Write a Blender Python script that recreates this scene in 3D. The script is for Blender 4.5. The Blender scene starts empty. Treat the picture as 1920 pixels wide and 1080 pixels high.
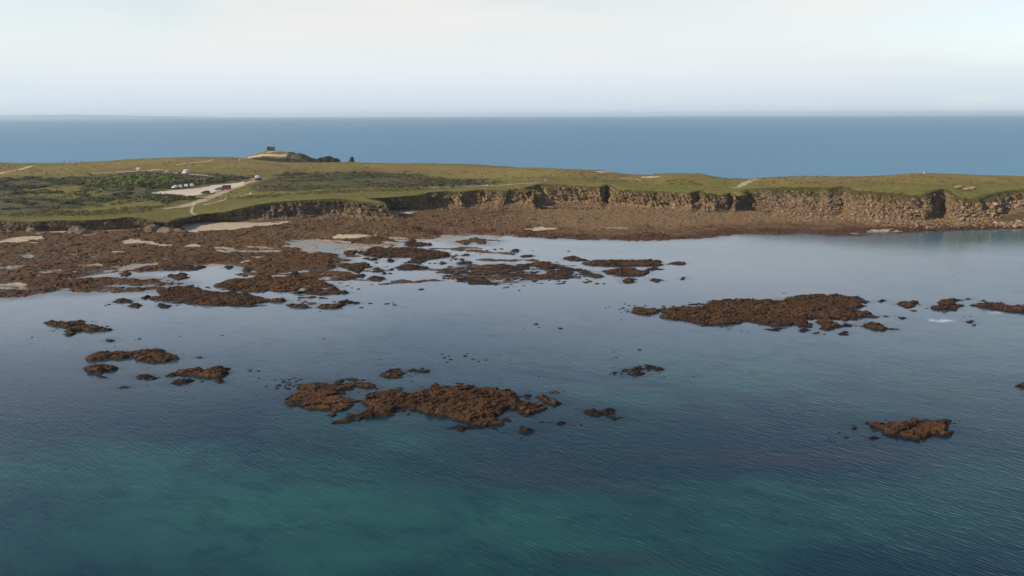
import bpy, bmesh, math, random
import numpy as np
from mathutils import Vector, Matrix

random.seed(7)
rng = np.random.default_rng(7)
scene = bpy.context.scene
R = math.radians

# ------------------------------------------------------------------ camera
CAM_H = 45.0
FOC = 1478.0                       # focal length in pixels of a 1920 px wide frame
PITCH = math.atan((540 - 215.5) / FOC)
ROLL = R(-0.12)
cam_d = bpy.data.cameras.new('camera')
cam = bpy.data.objects.new('camera', cam_d)
scene.collection.objects.link(cam)
cam_d.sensor_width = 36.0
cam_d.lens = 36.0 * FOC / 1920.0
cam_d.clip_start = 1.0
cam_d.clip_end = 90000.0
CM = Matrix.Rotation(math.pi / 2 - PITCH, 3, 'X') @ Matrix.Rotation(ROLL, 3, 'Z')
cam.matrix_world = Matrix.Translation((0, 0, CAM_H)) @ CM.to_4x4()
scene.camera = cam
scene.render.resolution_x = 1024
scene.render.resolution_y = 576

# ------------------------------------------------------------------ light
SUN_EL = R(27)
SUN_DIR = Vector((-0.965, -0.26, 0)).normalized() * math.cos(SUN_EL) + Vector((0, 0, math.sin(SUN_EL)))
sun_d = bpy.data.lights.new('sun', 'SUN')
sun_d.energy = 4.4
sun_d.angle = R(0.5)
sun_d.color = (1.0, 0.87, 0.70)
sun = bpy.data.objects.new('sun', sun_d)
scene.collection.objects.link(sun)
sun.rotation_euler = SUN_DIR.to_track_quat('Z', 'Y').to_euler()

world = bpy.data.worlds.new('World')
scene.world = world
world.use_nodes = True
wn, wl = world.node_tree.nodes, world.node_tree.links
bg = wn['Background']
sky = wn.new('ShaderNodeTexSky')
sky.sky_type = 'NISHITA'
sky.sun_disc = False
sky.sun_elevation = SUN_EL
sky.sun_rotation = math.atan2(SUN_DIR.x, SUN_DIR.y)
sky.altitude = 0
sky.air_density = 1.0
sky.dust_density = 0.4
sky.ozone_density = 1.5
tc = wn.new('ShaderNodeTexCoord')
mp = wn.new('ShaderNodeMapping')
mp.inputs['Scale'].default_value = (1.2, 1.2, 9.0)
wl.new(tc.outputs['Generated'], mp.inputs['Vector'])
cn = wn.new('ShaderNodeTexNoise')
cn.inputs['Scale'].default_value = 1.7
cn.inputs['Detail'].default_value = 6
cn.inputs['Roughness'].default_value = 0.5
cn.inputs['Distortion'].default_value = 0.6
wl.new(mp.outputs['Vector'], cn.inputs['Vector'])
cr = wn.new('ShaderNodeMapRange')
cr.inputs['From Min'].default_value = 0.30
cr.inputs['From Max'].default_value = 0.72
cr.inputs['To Min'].default_value = 0.36
cr.inputs['To Max'].default_value = 0.95
wl.new(cn.outputs['Fac'], cr.inputs['Value'])
# thin cirrus veil: stronger a few degrees above the horizon, thinning towards the zenith
sp = wn.new('ShaderNodeSeparateXYZ')
wl.new(tc.outputs['Generated'], sp.inputs[0])
el = wn.new('ShaderNodeMapRange')
el.inputs['From Min'].default_value = 0.0
el.inputs['From Max'].default_value = 0.10
el.inputs['To Min'].default_value = 2.2
el.inputs['To Max'].default_value = 1.0
wl.new(sp.outputs['Z'], el.inputs['Value'])
el2 = wn.new('ShaderNodeMapRange')
el2.inputs['From Min'].default_value = 0.15
el2.inputs['From Max'].default_value = 0.42
el2.inputs['To Min'].default_value = 1.0
el2.inputs['To Max'].default_value = 0.05
wl.new(sp.outputs['Z'], el2.inputs['Value'])
m1 = wn.new('ShaderNodeMath'); m1.operation = 'MULTIPLY'
m2 = wn.new('ShaderNodeMath'); m2.operation = 'MULTIPLY'; m2.use_clamp = True
wl.new(cr.outputs[0], m1.inputs[0]); wl.new(el.outputs[0], m1.inputs[1])
wl.new(m1.outputs[0], m2.inputs[0]); wl.new(el2.outputs[0], m2.inputs[1])
mx = wn.new('ShaderNodeMix'); mx.data_type = 'RGBA'
mx.inputs['B'].default_value = (5.0, 4.95, 4.9, 1)
vr = wn.new('ShaderNodeValToRGB')
vr.color_ramp.elements[0].position = 0.0; vr.color_ramp.elements[0].color = (0.62, 0.74, 0.84, 1)
vr.color_ramp.elements[1].position = 0.13; vr.color_ramp.elements[1].color = (0.965, 0.90, 0.835, 1)
e_ = vr.color_ramp.elements.new(0.05); e_.color = (0.80, 0.86, 0.90, 1)
wl.new(sp.outputs['Z'], vr.inputs[0])
vsc = wn.new('ShaderNodeVectorMath'); vsc.operation = 'SCALE'; vsc.inputs['Scale'].default_value = 6.0
wl.new(vr.outputs[0], vsc.inputs[0]); wl.new(vsc.outputs[0], mx.inputs['B'])
wl.new(m2.outputs[0], mx.inputs['Factor'])
wl.new(sky.outputs[0], mx.inputs['A'])
wl.new(mx.outputs['Result'], bg.inputs['Color'])
bg.inputs['Strength'].default_value = 0.112

vs = scene.view_settings
vs.view_transform = 'Standard'
vs.look = 'None'
vs.exposure = 0.58
vs.gamma = 1.0
vs.use_curve_mapping = False

# ------------------------------------------------------------------ helpers
CMn = np.array(CM)

def ray(px, py):
    v = CMn @ np.array([(px - 960) / FOC, (540 - py) / FOC, -1.0])
    return v

def at(px, py, z=0.0):
    v = ray(px, py)
    t = (z - CAM_H) / v[2]
    return np.array([v[0] * t, v[1] * t, z])

def atD(px, py, D):
    v = ray(px, py)
    t = D / v[1]
    return np.array([v[0] * t, D, CAM_H + v[2] * t])

def P(*pts, z=0.0):
    return np.array([at(p[0], p[1], z)[:2] for p in pts])

def hashi(ix, iy, iz=0, seed=0):
    h = (ix.astype(np.int64) * 374761393 + iy.astype(np.int64) * 668265263 +
         np.asarray(iz).astype(np.int64) * 2147483647 + seed * 1442695041) & 0x7fffffff
    h = ((h ^ (h >> 13)) * 1274126177) & 0x7fffffff
    h = ((h ^ (h >> 15)) * 668265263) & 0x7fffffff
    return (h ^ (h >> 16)) / float(0x7fffffff)

def vnoise(x, y, seed=0):
    ix, iy = np.floor(x), np.floor(y)
    fx, fy = x - ix, y - iy
    fx = fx * fx * fx * (fx * (fx * 6 - 15) + 10); fy = fy * fy * fy * (fy * (fy * 6 - 15) + 10)
    a = hashi(ix, iy, 0, seed); b = hashi(ix + 1, iy, 0, seed)
    c = hashi(ix, iy + 1, 0, seed); d = hashi(ix + 1, iy + 1, 0, seed)
    return (a + (b - a) * fx) * (1 - fy) + (c + (d - c) * fx) * fy

def fbm(x, y, sc, oct=4, seed=0, gain=0.5):
    s, a, n = 0.0, 1.0, 0.0
    f = 1.0 / sc
    for o in range(oct):
        ca, sa = math.cos(o * 1.3 + seed), math.sin(o * 1.3 + seed)
        s = s + a * (vnoise((x * ca - y * sa) * f + 17.3 * o, (x * sa + y * ca) * f - 9.1 * o, seed + o) - 0.5)
        n += a; a *= gain; f *= 2.03
    return s / n * 2.0          # about -1..1

def vnoise3(x, y, z, seed=0):
    ix, iy, iz = np.floor(x), np.floor(y), np.floor(z)
    fx, fy, fz = x - ix, y - iy, z - iz
    fx, fy, fz = [f * f * (3 - 2 * f) for f in (fx, fy, fz)]
    def L(dz):
        a = hashi(ix, iy, iz + dz, seed); b = hashi(ix + 1, iy, iz + dz, seed)
        c = hashi(ix, iy + 1, iz + dz, seed); d = hashi(ix + 1, iy + 1, iz + dz, seed)
        return (a + (b - a) * fx) * (1 - fy) + (c + (d - c) * fx) * fy
    return L(0) * (1 - fz) + L(1) * fz

def fbm3(x, y, z, sc, oct=4, seed=0, gain=0.5):
    s, a, n, f = 0.0, 1.0, 0.0, 1.0 / sc
    for o in range(oct):
        s = s + a * (vnoise3(x * f + 3.7 * o, y * f + 7.9 * o, z * f + 1.3 * o, seed + o) - 0.5)
        n += a; a *= gain; f *= 2.03
    return s / n * 2.0

def cells(x, y, seed=0):
    """distance to the nearest jittered cell point, distance gap to the second, and that cell's random value"""
    ix, iy = np.floor(x), np.floor(y)
    b1 = np.full(x.shape, 9.0); b2 = np.full(x.shape, 9.0); v = np.zeros(x.shape)
    for dx in (-1, 0, 1):
        for dy in (-1, 0, 1):
            cx, cy = ix + dx, iy + dy
            qx = cx + 0.15 + 0.7 * hashi(cx, cy, 1, seed); qy = cy + 0.15 + 0.7 * hashi(cx, cy, 2, seed)
            d = np.hypot(qx - x, qy - y)
            n = d < b1
            b2 = np.where(n, b1, np.minimum(b2, d))
            v = np.where(n, hashi(cx, cy, 3, seed), v)
            b1 = np.where(n, d, b1)
    return b1, b2, v

def lumps(x, y, size, seed=0, ang=0.5, stretch=1.7):
    """a pile of rounded rocks as a height, 0..1"""
    c, s = math.cos(ang), math.sin(ang)
    u = (x * c + y * s) / (size * stretch); w = (-x * s + y * c) / size
    u = u + 0.25 * fbm(x, y, size * 2, 2, seed + 5); w = w + 0.25 * fbm(x, y, size * 2, 2, seed + 8)
    f1, f2, v = cells(u, w, seed)
    dome = np.sqrt(np.clip(1 - (f1 / 0.8) ** 2, 0, 1))
    edge = np.clip((f2 - f1) * 3.0, 0, 1)
    return dome * (0.35 + 0.65 * v) * (0.35 + 0.65 * edge)

def slabs(x, y, size, seed=0, ang=0.3, stretch=2.4, tilt=.9):
    """broken tilted ledges, 0..1"""
    c, s = math.cos(ang), math.sin(ang)
    u = (x * c + y * s) / (size * stretch); w = (-x * s + y * c) / size
    u = u + .35 * fbm(x, y, size * 2.5, 3, seed + 5); w = w + .35 * fbm(x, y, size * 2.5, 3, seed + 8)
    ix, iy = np.floor(u), np.floor(w)
    b1 = np.full(x.shape, 9.0); h = np.zeros(x.shape)
    for dx in (-1, 0, 1):
        for dy in (-1, 0, 1):
            cx, cy = ix + dx, iy + dy
            ox = u - cx - .1 - .8 * hashi(cx, cy, 1, seed); oy = w - cy - .1 - .8 * hashi(cx, cy, 2, seed)
            d = ox * ox + oy * oy
            n = d < b1
            hh = hashi(cx, cy, 3, seed) + tilt * ((hashi(cx, cy, 4, seed) - .5) * ox + (hashi(cx, cy, 5, seed) - .8) * oy)
            h = np.where(n, hh, h); b1 = np.where(n, d, b1)
    return h

def seg_dist(x, y, poly, closed=True):
    d = np.full(x.shape, 1e18)
    n = len(poly)
    for i in range(n if closed else n - 1):
        ax, ay = poly[i]; bx, by = poly[(i + 1) % n]
        ex, ey = bx - ax, by - ay
        t = np.clip(((x - ax) * ex + (y - ay) * ey) / (ex * ex + ey * ey + 1e-12), 0, 1)
        d = np.minimum(d, (x - ax - t * ex) ** 2 + (y - ay - t * ey) ** 2)
    return np.sqrt(d)

def inside(x, y, poly):
    c = np.zeros(x.shape, bool)
    n = len(poly)
    for i in range(n):
        ax, ay = poly[i]; bx, by = poly[(i + 1) % n]
        if ay == by: continue
        k = (ay > y) != (by > y)
        c ^= k & (x < (bx - ax) * (y - ay) / (by - ay) + ax)
    return c

def sdf(x, y, poly):
    """positive inside"""
    d = seg_dist(x, y, poly)
    return np.where(inside(x, y, poly), d, -d)

def smooth(a, b, v):
    t = np.clip((v - a) / (b - a), 0, 1)
    return t * t * (3 - 2 * t)

def mesh_np(name, V, F, mats, attrs=None, smooth_shade=True):
    me = bpy.data.meshes.new(name)
    V = np.asarray(V, np.float32); F = np.asarray(F, np.int32)
    me.vertices.add(len(V)); me.vertices.foreach_set('co', V.ravel())
    k = F.shape[1]
    me.loops.add(F.size); me.loops.foreach_set('vertex_index', F.ravel())
    me.polygons.add(len(F))
    me.polygons.foreach_set('loop_start', np.arange(0, F.size, k, dtype=np.int32))
    me.polygons.foreach_set('use_smooth', np.full(len(F), smooth_shade))
    me.update(calc_edges=True)
    for an, av in (attrs or {}).items():
        a = me.attributes.new(an, 'FLOAT', 'POINT')
        a.data.foreach_set('value', np.asarray(av, np.float32).ravel())
    for m in (mats if isinstance(mats, (list, tuple)) else [mats]):
        me.materials.append(m)
    return me

def link(name, me, parent=None, loc=None):
    o = bpy.data.objects.new(name, me)
    scene.collection.objects.link(o)
    if parent is not None: o.parent = parent
    if loc is not None: o.location = loc
    return o

def tag(o, label=None, cat=None, group=None, kind=None):
    if label: o['label'] = label
    if cat: o['category'] = cat
    if group: o['group'] = group
    if kind: o['kind'] = kind
    return o

def empty(name, loc=(0, 0, 0), rz=0):
    o = bpy.data.objects.new(name, None)
    scene.collection.objects.link(o)
    o.location = loc; o.rotation_euler = (0, 0, rz)
    return o

def grid_mesh(name, xs, ys, Z, keep, mats, attrs=None, origin=(0, 0)):
    """height grid Z[j, i] kept where keep (per vertex, all four corners) holds"""
    ny, nx = Z.shape
    X, Y = np.meshgrid(xs, ys)
    idx = np.arange(nx * ny).reshape(ny, nx)
    a, b, c, d = idx[:-1, :-1], idx[:-1, 1:], idx[1:, 1:], idx[1:, :-1]
    kc = keep[:-1, :-1] | keep[:-1, 1:] | keep[1:, 1:] | keep[1:, :-1]
    F = np.stack([a[kc], b[kc], c[kc], d[kc]], 1)
    used = np.unique(F)
    rm = np.full(nx * ny, -1, np.int64); rm[used] = np.arange(len(used))
    F = rm[F]
    V = np.stack([X.ravel()[used] - origin[0], Y.ravel()[used] - origin[1], Z.ravel()[used]], 1)
    at_ = {k: v.ravel()[used] for k, v in (attrs or {}).items()}
    return mesh_np(name, V, F, mats, at_)

# ------------------------------------------------------------------ materials
class NT:
    def __init__(s, name):
        s.m = bpy.data.materials.new(name); s.m.use_nodes = True
        s.n, s.l = s.m.node_tree.nodes, s.m.node_tree.links
        s.b = s.n['Principled BSDF']; s.out = s.n['Material Output']
        s.tc = s.n.new('ShaderNodeTexCoord'); s.co = s.tc.outputs['Object']
    def node(s, t, **kw):
        x = s.n.new(t)
        for k, v in kw.items(): setattr(x, k, v)
        return x
    def lk(s, a, b): s.l.new(a, b)
    def mapv(s, scale=(1, 1, 1), rot=(0, 0, 0), src=None):
        w = s.node('ShaderNodeMapping'); w.inputs['Rotation'].default_value = rot; s.lk(src or s.co, w.inputs['Vector'])
        x = s.node('ShaderNodeMapping'); x.inputs['Scale'].default_value = scale
        s.lk(w.outputs[0], x.inputs['Vector']); return x.outputs[0]
    def noise(s, scale, detail=4, rough=0.55, dist=0.0, vec=None):
        x = s.node('ShaderNodeTexNoise')
        x.inputs['Scale'].default_value = scale; x.inputs['Detail'].default_value = detail
        x.inputs['Roughness'].default_value = rough; x.inputs['Distortion'].default_value = dist
        s.lk(vec or s.co, x.inputs['Vector']); return x.outputs['Fac']
    def rng(s, v, a, b, c=0.0, d=1.0):
        x = s.node('ShaderNodeMapRange'); 
        for i, q in zip(('From Min', 'From Max', 'To Min', 'To Max'), (a, b, c, d)): x.inputs[i].default_value = q
        s.lk(v, x.inputs['Value']); return x.outputs[0]
    def mix(s, f, a, b, mode='MIX'):
        x = s.node('ShaderNodeMix', data_type='RGBA', blend_type=mode)
        for sock, v in ((x.inputs['Factor'], f), (x.inputs['A'], a), (x.inputs['B'], b)):
            if isinstance(v, (int, float)): sock.default_value = v
            elif isinstance(v, tuple): sock.default_value = (*v, 1)
            else: s.lk(v, sock)
        return x.outputs['Result']
    def math(s, op, a, b=None):
        x = s.node('ShaderNodeMath', operation=op)
        for sock, v in ((x.inputs[0], a), (x.inputs[1], b)):
            if v is None: continue
            if isinstance(v, (int, float)): sock.default_value = v
            else: s.lk(v, sock)
        return x.outputs[0]
    def sat(s, c, k, v=1.0):
        x = s.node('ShaderNodeHueSaturation'); x.inputs['Saturation'].default_value = k; x.inputs['Value'].default_value = v
        s.lk(c, x.inputs['Color']); return x.outputs[0]
    def stones(s, scale, vec=None):
        x = s.node('ShaderNodeTexVoronoi'); x.inputs['Scale'].default_value = scale; s.lk(vec or s.co, x.inputs['Vector']); return x.outputs['Distance']
    def attr(s, name):
        x = s.node('ShaderNodeAttribute'); x.attribute_name = name; return x.outputs['Fac']
    def bump(s, h, strength=0.5, dist=0.1, nrm=None):
        x = s.node('ShaderNodeBump'); x.inputs['Strength'].default_value = strength; x.inputs['Distance'].default_value = dist
        s.lk(h, x.inputs['Height'])
        if nrm: s.lk(nrm, x.inputs['Normal'])
        return x.outputs[0]
    def nz(s):
        g = s.node('ShaderNodeNewGeometry'); x = s.node('ShaderNodeSeparateXYZ'); s.lk(g.outputs['Normal'], x.inputs[0]); return x.outputs['Z']
    def fin(s, col, rough=0.9, nrm=None, spec=None):
        if isinstance(col, tuple): s.b.inputs['Base Color'].default_value = (*col, 1)
        else: s.lk(col, s.b.inputs['Base Color'])
        if isinstance(rough, (int, float)): s.b.inputs['Roughness'].default_value = rough
        else: s.lk(rough, s.b.inputs['Roughness'])
        if nrm: s.lk(nrm, s.b.inputs['Normal'])
        if spec is not None: s.b.inputs['Specular IOR Level'].default_value = spec
        return s.m

def mat_weed():
    t = NT('wet_weed_rock')
    big = t.noise(0.12, 3); mid = t.noise(0.9, 4); fine = t.noise(4.5, 4, 0.65)
    c = t.mix(t.rng(mid, .38, .62), (0.050, 0.026, 0.015), (0.135, 0.060, 0.030))
    c = t.mix(t.rng(big, .42, .62, 0, .75), c, (0.105, 0.070, 0.036))
    c = t.mix(t.rng(fine, .55, .75, 0, .6), c, (0.20, 0.105, 0.055))
    c = t.mix(t.rng(t.noise(1.7, 3), .30, .42, .8, 0), c, (0.018, 0.013, 0.010))
    sand = t.attr('sand')
    sc_ = t.mix(t.noise(0.6, 4), (0.40, 0.325, 0.235), (0.56, 0.465, 0.350))
    # wet sand close to the waterline is darker and glossier
    wet = t.attr('wet')
    sc_ = t.mix(t.math('MULTIPLY', wet, 0.5), sc_, (0.16, 0.115, 0.085))
    dry = t.attr('dry')
    pale = t.mix(t.rng(fine, .40, .62), (0.155, 0.100, 0.055), (0.31, 0.215, 0.125))
    c = t.mix(t.math('MULTIPLY', dry, t.rng(mid, .35, .55, .45, 1)), c, pale)
    edge = t.math('MULTIPLY', t.attr('brown'), 1.0)
    c = t.mix(edge, c, (0.075, 0.034, 0.022))
    c = t.mix(t.rng(t.math('ADD', sand, t.rng(fine, .3, .7, -.3, .3)), .35, .65), c, sc_)
    r = t.rng(wet, 0, 1, .92, .42)
    st_ = t.math('ADD', t.math('MULTIPLY', t.stones(.85, t.mapv((.6, 1, 1), (0, 0, .5))), -.9), t.math('MULTIPLY', t.stones(2.1), -.45))
    return t.fin(t.sat(c, 1.08, .9), r, t.bump(t.math('ADD', st_, t.math('ADD', fine, t.noise(11, 3))), .9, .30), 0.12)

def mat_reef():
    t = NT('reef_rock')
    oi = t.node('ShaderNodeObjectInfo').outputs['Random']
    mid = t.noise(0.9, 4); fine = t.noise(4.5, 5, 0.68); ff = t.noise(15, 3)
    c = t.mix(t.rng(mid, .38, .62), (0.026, 0.015, 0.010), (0.078, 0.038, 0.020))
    c = t.mix(t.rng(t.noise(.25, 3), .42, .60, 0, .55), c, (0.115, 0.062, 0.028))
    c = t.mix(t.rng(fine, .54, .74, 0, .7), c, (0.165, 0.100, 0.056))
    c = t.mix(t.rng(t.noise(2.2, 3), .32, .45, .85, 0), c, (0.016, 0.012, 0.010))
    wet = t.attr('wet')
    c = t.mix(wet, c, (0.014, 0.010, 0.009))
    c = t.mix(t.math('MULTIPLY', t.attr('warm'), t.rng(fine, .35, .6, .3, .9)), c, (0.185, 0.086, 0.034))
    c = t.mix(wet, c, (0.012, 0.009, 0.008))
    c = t.sat(c, 1.05, .86)
    return t.fin(c, t.rng(wet, 0, 1, .9, .5), t.bump(t.math('ADD', fine, t.math('ADD', ff, t.math('MULTIPLY', t.stones(2.4, t.mapv((.6, 1, 1), (0, 0, .5))), -1.0))), .9, .2), 0.12)

def mat_cliff():
    t = NT('cliff_rock')
    oc = t.mapv((1, 1, 0.35)); st = t.mapv((0.25, 0.25, 1.6), (0.25, 0.15, 0))
    a = t.noise(0.35, 5, .6, .5, oc); b = t.noise(0.9, 5, .65, .3, st); f = t.noise(3.2, 4, .65)
    c = t.mix(t.rng(a, .35, .65), (0.15, 0.102, 0.068), (0.38, 0.275, 0.170))
    c = t.mix(t.rng(b, .52, .70, 0, .85), c, (0.47, 0.36, 0.235))
    c = t.mix(t.rng(b, .30, .42, .8, 0), c, (0.085, 0.062, 0.050))
    c = t.mix(t.rng(f, .56, .72, 0, .5), c, (0.50, 0.40, 0.28))
    c = t.mix(t.math('MULTIPLY', t.attr('grey'), 0.8), c, (0.10, 0.092, 0.086))
    # turf hanging over the lip and on ledges
    h = t.attr('top')
    g = t.math('ADD', t.math('MULTIPLY', t.rng(t.nz(), .35, .8), 0.35), h)
    g = t.math('ADD', g, t.rng(a, .3, .7, -.22, .22))
    gc = t.mix(t.noise(0.6, 4), (0.060, 0.062, 0.020), (0.12, 0.100, 0.040))
    c = t.mix(t.rng(g, .90, 1.02), c, gc)
    # weed-brown foot
    c = t.mix(t.rng(t.math('ADD', h, t.rng(a, .3, .7, -.05, .05)), .02, .12, 1, 0), c, (0.20, 0.135, 0.080))
    return t.fin(t.sat(c, 1.2, .76), .92, t.bump(t.math('ADD', b, t.math('ADD', f, t.noise(7, 3))), 1.0, .45), 0.2)

def mat_rubble():
    t = NT('rubble_rock')
    c = t.mix(t.rng(t.noise(1.1, 3, .7), .36, .64), (0.070, 0.045, 0.028), (0.25, 0.165, 0.095))
    return t.fin(c, .9, t.bump(t.noise(5, 3), .5, .1), 0.15)

def mat_boulder(name='boulder_rock', dark=0.0):
    t = NT(name)
    oi = t.node('ShaderNodeObjectInfo').outputs['Random']
    c = t.mix(oi, (0.14, 0.092, 0.058), (0.31, 0.215, 0.130))
    c = t.mix(t.rng(t.noise(2.5, 4), .45, .7), c, (0.13, 0.095, 0.07))
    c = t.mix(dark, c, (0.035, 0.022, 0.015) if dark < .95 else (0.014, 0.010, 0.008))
    return t.fin(c, .9, t.bump(t.noise(5, 4), .6, .1), 0.25)

def mat_land(dark=False):
    t = NT('knoll_turf' if dark else 'grassland')
    big = t.noise(0.012, 4, .55, .4); mid = t.noise(0.055, 5, .6, .6); st = t.noise(0.10, 5, .65, .5, t.mapv((0.5, 1.0, 1.0), (0, 0, 0.25)))
    fine = t.noise(0.55, 5, .7); vf = t.noise(2.3, 4, .7)
    c = t.mix(t.rng(mid, .35, .65), (0.118, 0.122, 0.030), (0.185, 0.146, 0.056))
    gold = t.attr('gold')
    c = t.mix(t.math('MULTIPLY', gold, t.rng(st, .3, .6, .5, 1)), c, (0.225, 0.165, 0.066))
    c = t.mix(t.rng(st, .52, .68, 0, .6), c, (0.088, 0.082, 0.034))
    c = t.mix(t.rng(big, .52, .62, 0, .45), c, (0.150, 0.098, 0.050))
    green = t.attr('green')
    c = t.mix(t.math('MULTIPLY', green, .85), c, t.mix(fine, (0.070, 0.074, 0.022), (0.145, 0.135, 0.045)))
    scrub = t.attr('scrub')
    sc1 = t.mix(t.rng(mid, .42, .58), (0.058, 0.064, 0.024), (0.115, 0.088, 0.056))
    sc1 = t.mix(t.rng(fine, .48, .62, 0, .8), sc1, (0.026, 0.034, 0.015))
    sm = t.rng(t.math('ADD', scrub, t.rng(st, .3, .7, -.55, .55)), .40, .60)
    c = t.mix(sm, c, sc1)
    c = t.mix(t.rng(fine, .32, .58, .75, 0), c, (0.048, 0.046, 0.018))
    c = t.mix(t.rng(t.noise(0.19, 5, .7, .4, t.mapv((.45, 1, 1), (0, 0, .2))), .54, .66, 0, .6), c, (0.120, 0.078, 0.040))
    c = t.mix(t.rng(vf, .58, .75, 0, .45), c, (0.24, 0.20, 0.10))
    bare = t.attr('bare')
    c = t.mix(t.rng(t.math('ADD', bare, t.rng(fine, .3, .7, -.3, .3)), .42, .6), c, (0.40, 0.33, 0.24))
    # steep flanks are bare rock; the dark variant paints in the knoll's shade
    steep = t.rng(t.math('ADD', t.nz(), t.rng(fine, .3, .7, -.06, .06)), .74, .86, 1, 0)
    c = t.mix(steep, c, t.mix(vf, (0.018, 0.016, 0.015), (0.045, 0.040, 0.034)) if dark else t.mix(vf, (0.075, 0.062, 0.052), (0.20, 0.155, 0.11)))
    return t.fin(t.sat(c, 1.12, 1.14), .95, t.bump(t.math('ADD', fine, t.math('MULTIPLY', vf, .4)), .9, 1.0), 0.1)

def mat_dirt(name, c1, c2):
    t = NT(name)
    c = t.mix(t.noise(0.35, 5, .65), c1, c2)
    c = t.mix(t.rng(t.noise(2.5, 3), .5, .75, 0, .4), c, tuple(v * .6 for v in c1))
    return t.fin(c, .95, t.bump(t.noise(3, 3), .4, .1), 0.1)

def water_mat(name, ocean):
    t = NT(name)
    t.n.remove(t.b)
    if ocean:
        body = t.mix(t.noise(0.004, 4, .5), (0.018, 0.130, 0.235), (0.032, 0.160, 0.265))
        w1 = t.noise(0.35, 3, .6, 0, t.mapv((0.35, 1.0, 1.0), (0, 0, 0.12)))
        w2 = t.noise(0.05, 3, .6, 0, t.mapv((0.3, 1.0, 1.0), (0, 0, -0.08)))
        nrm = t.bump(t.math('ADD', w1, t.math('MULTIPLY', w2, 5.0)), .55, 1.1)
        rough = 0.30; cap = 0.32
    else:
        n1 = t.noise(0.018, 4, .55, .8); n2 = t.noise(0.06, 4, .6, .8, t.mapv((0.6, 1.2, 1), (0, 0, 0.5)))
        body = t.mix(t.rng(n1, .36, .60), (0.003, 0.017, 0.036), (0.004, 0.030, 0.035))
        body = t.mix(t.attr('shoal_sheen'), body, (0.052, 0.098, 0.140))  # shallow bed tone, lifted to stand in for missing sky reflection
        body = t.mix(t.attr('shoal_sheen'), body, t.mix(t.rng(n2, .35, .65), (0.070, 0.112, 0.152), (0.108, 0.132, 0.172)))
        body = t.mix(t.rng(t.math('ADD', t.attr('pale'), t.rng(n1, .3, .7, -.10, .10)), .05, 1, 0, 1), body, (0.170, 0.205, 0.245))  # pale bed, painted lighter still where the sky reflection is too weak
        sandy = t.math('ADD', t.attr('sandy'), t.rng(n2, .3, .7, -.32, .32))
        body = t.mix(t.rng(sandy, .10, 1.1, 0, .9), body, t.mix(t.attr('shoal_sheen'), (0.019, 0.090, 0.074), (0.062, 0.165, 0.178)))
        body = t.mix(t.math('MULTIPLY', t.math('SUBTRACT', 1.0, t.attr('shoal_sheen')), t.rng(t.noise(.16, 6, .68, 1.2, t.mapv((.6, 1.1, 1), (0, 0, .4))), .50, .60, 0, .42)), body, (0.004, 0.020, 0.028))
        weed = t.math('ADD', t.attr('weed'), t.rng(n2, .35, .7, -.35, .35))
        body = t.mix(t.rng(weed, .25, .9, 0, .85), body, (0.018, 0.022, 0.030))
        # wind ripples: short crests running away to the left, fading where the water lies sheltered
        ang = 0.78
        v1 = t.mapv((0.60, 1.6, 1.0), (0, 0, ang)); v2 = t.mapv((0.6, 1.2, 1.0), (0, 0, ang - 0.25))
        w1 = t.noise(1.1, 1.5, .5, .2, v1)
        w2 = t.noise(0.45, 2, .5, .3, v2)
        ruff = t.attr('ruffle')
        gust = t.math('MULTIPLY', ruff, t.rng(t.noise(0.03, 4, .65, .6, t.mapv((.5, 1, 1), (0, 0, .5))), .36, .62, .60, 1.25))
        wv = t.node('ShaderNodeTexWave', wave_type='BANDS', bands_direction='Y', wave_profile='SIN')
        wv.inputs['Scale'].default_value = 0.46; wv.inputs['Distortion'].default_value = 9.0; wv.inputs['Detail'].default_value = 2.0; wv.inputs['Detail Scale'].default_value = 0.55
        t.lk(t.mapv((0.7, 1.1, 1.0), (0, 0, ang)), wv.inputs['Vector'])
        w1 = t.math('ADD', w1, t.math('MULTIPLY', wv.outputs['Fac'], .15))
        h = t.math('MULTIPLY', t.math('ADD', w1, t.math('MULTIPLY', w2, .8)), gust)
        nrm = t.bump(h, 1.0, .068)
        rough = t.rng(gust, 0, 1, .10, .20); cap = 0.62
    fr = t.node('ShaderNodeFresnel'); fr.inputs['IOR'].default_value = 1.333 if ocean else 1.38
    t.lk(nrm, fr.inputs['Normal'])
    fac = t.math('MINIMUM', fr.outputs[0], cap)
    gl = t.node('ShaderNodeBsdfGlossy'); t.lk(nrm, gl.inputs['Normal'])
    if isinstance(rough, float): gl.inputs['Roughness'].default_value = rough
    else: t.lk(rough, gl.inputs['Roughness'])
    df = t.node('ShaderNodeBsdfDiffuse'); t.lk(body, df.inputs['Color'])
    inner = df.outputs[0]
    if not ocean:
        tr = t.node('ShaderNodeBsdfTransparent'); tr.inputs['Color'].default_value = (0.62, 0.82, 0.86, 1)
        ms = t.node('ShaderNodeMixShader')
        t.lk(t.rng(t.attr('clear'), 0, 1, 0, .92), ms.inputs[0]); t.lk(df.outputs[0], ms.inputs[1]); t.lk(tr.outputs[0], ms.inputs[2])
        inner = ms.outputs[0]
        fm = t.node('ShaderNodeBsdfDiffuse'); fm.inputs['Color'].default_value = (.75, .78, .8, 1)
        foam = t.rng(t.math('ADD', t.attr('foam'), t.rng(t.noise(1.1, 5, .7, .5, t.mapv((.5, 1, 1))), .3, .7, -.35, .35)), .50, .85, 0, .45)
    ms2 = t.node('ShaderNodeMixShader')
    t.lk(fac, ms2.inputs[0]); t.lk(inner, ms2.inputs[1]); t.lk(gl.outputs[0], ms2.inputs[2])
    res = ms2.outputs[0]
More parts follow.
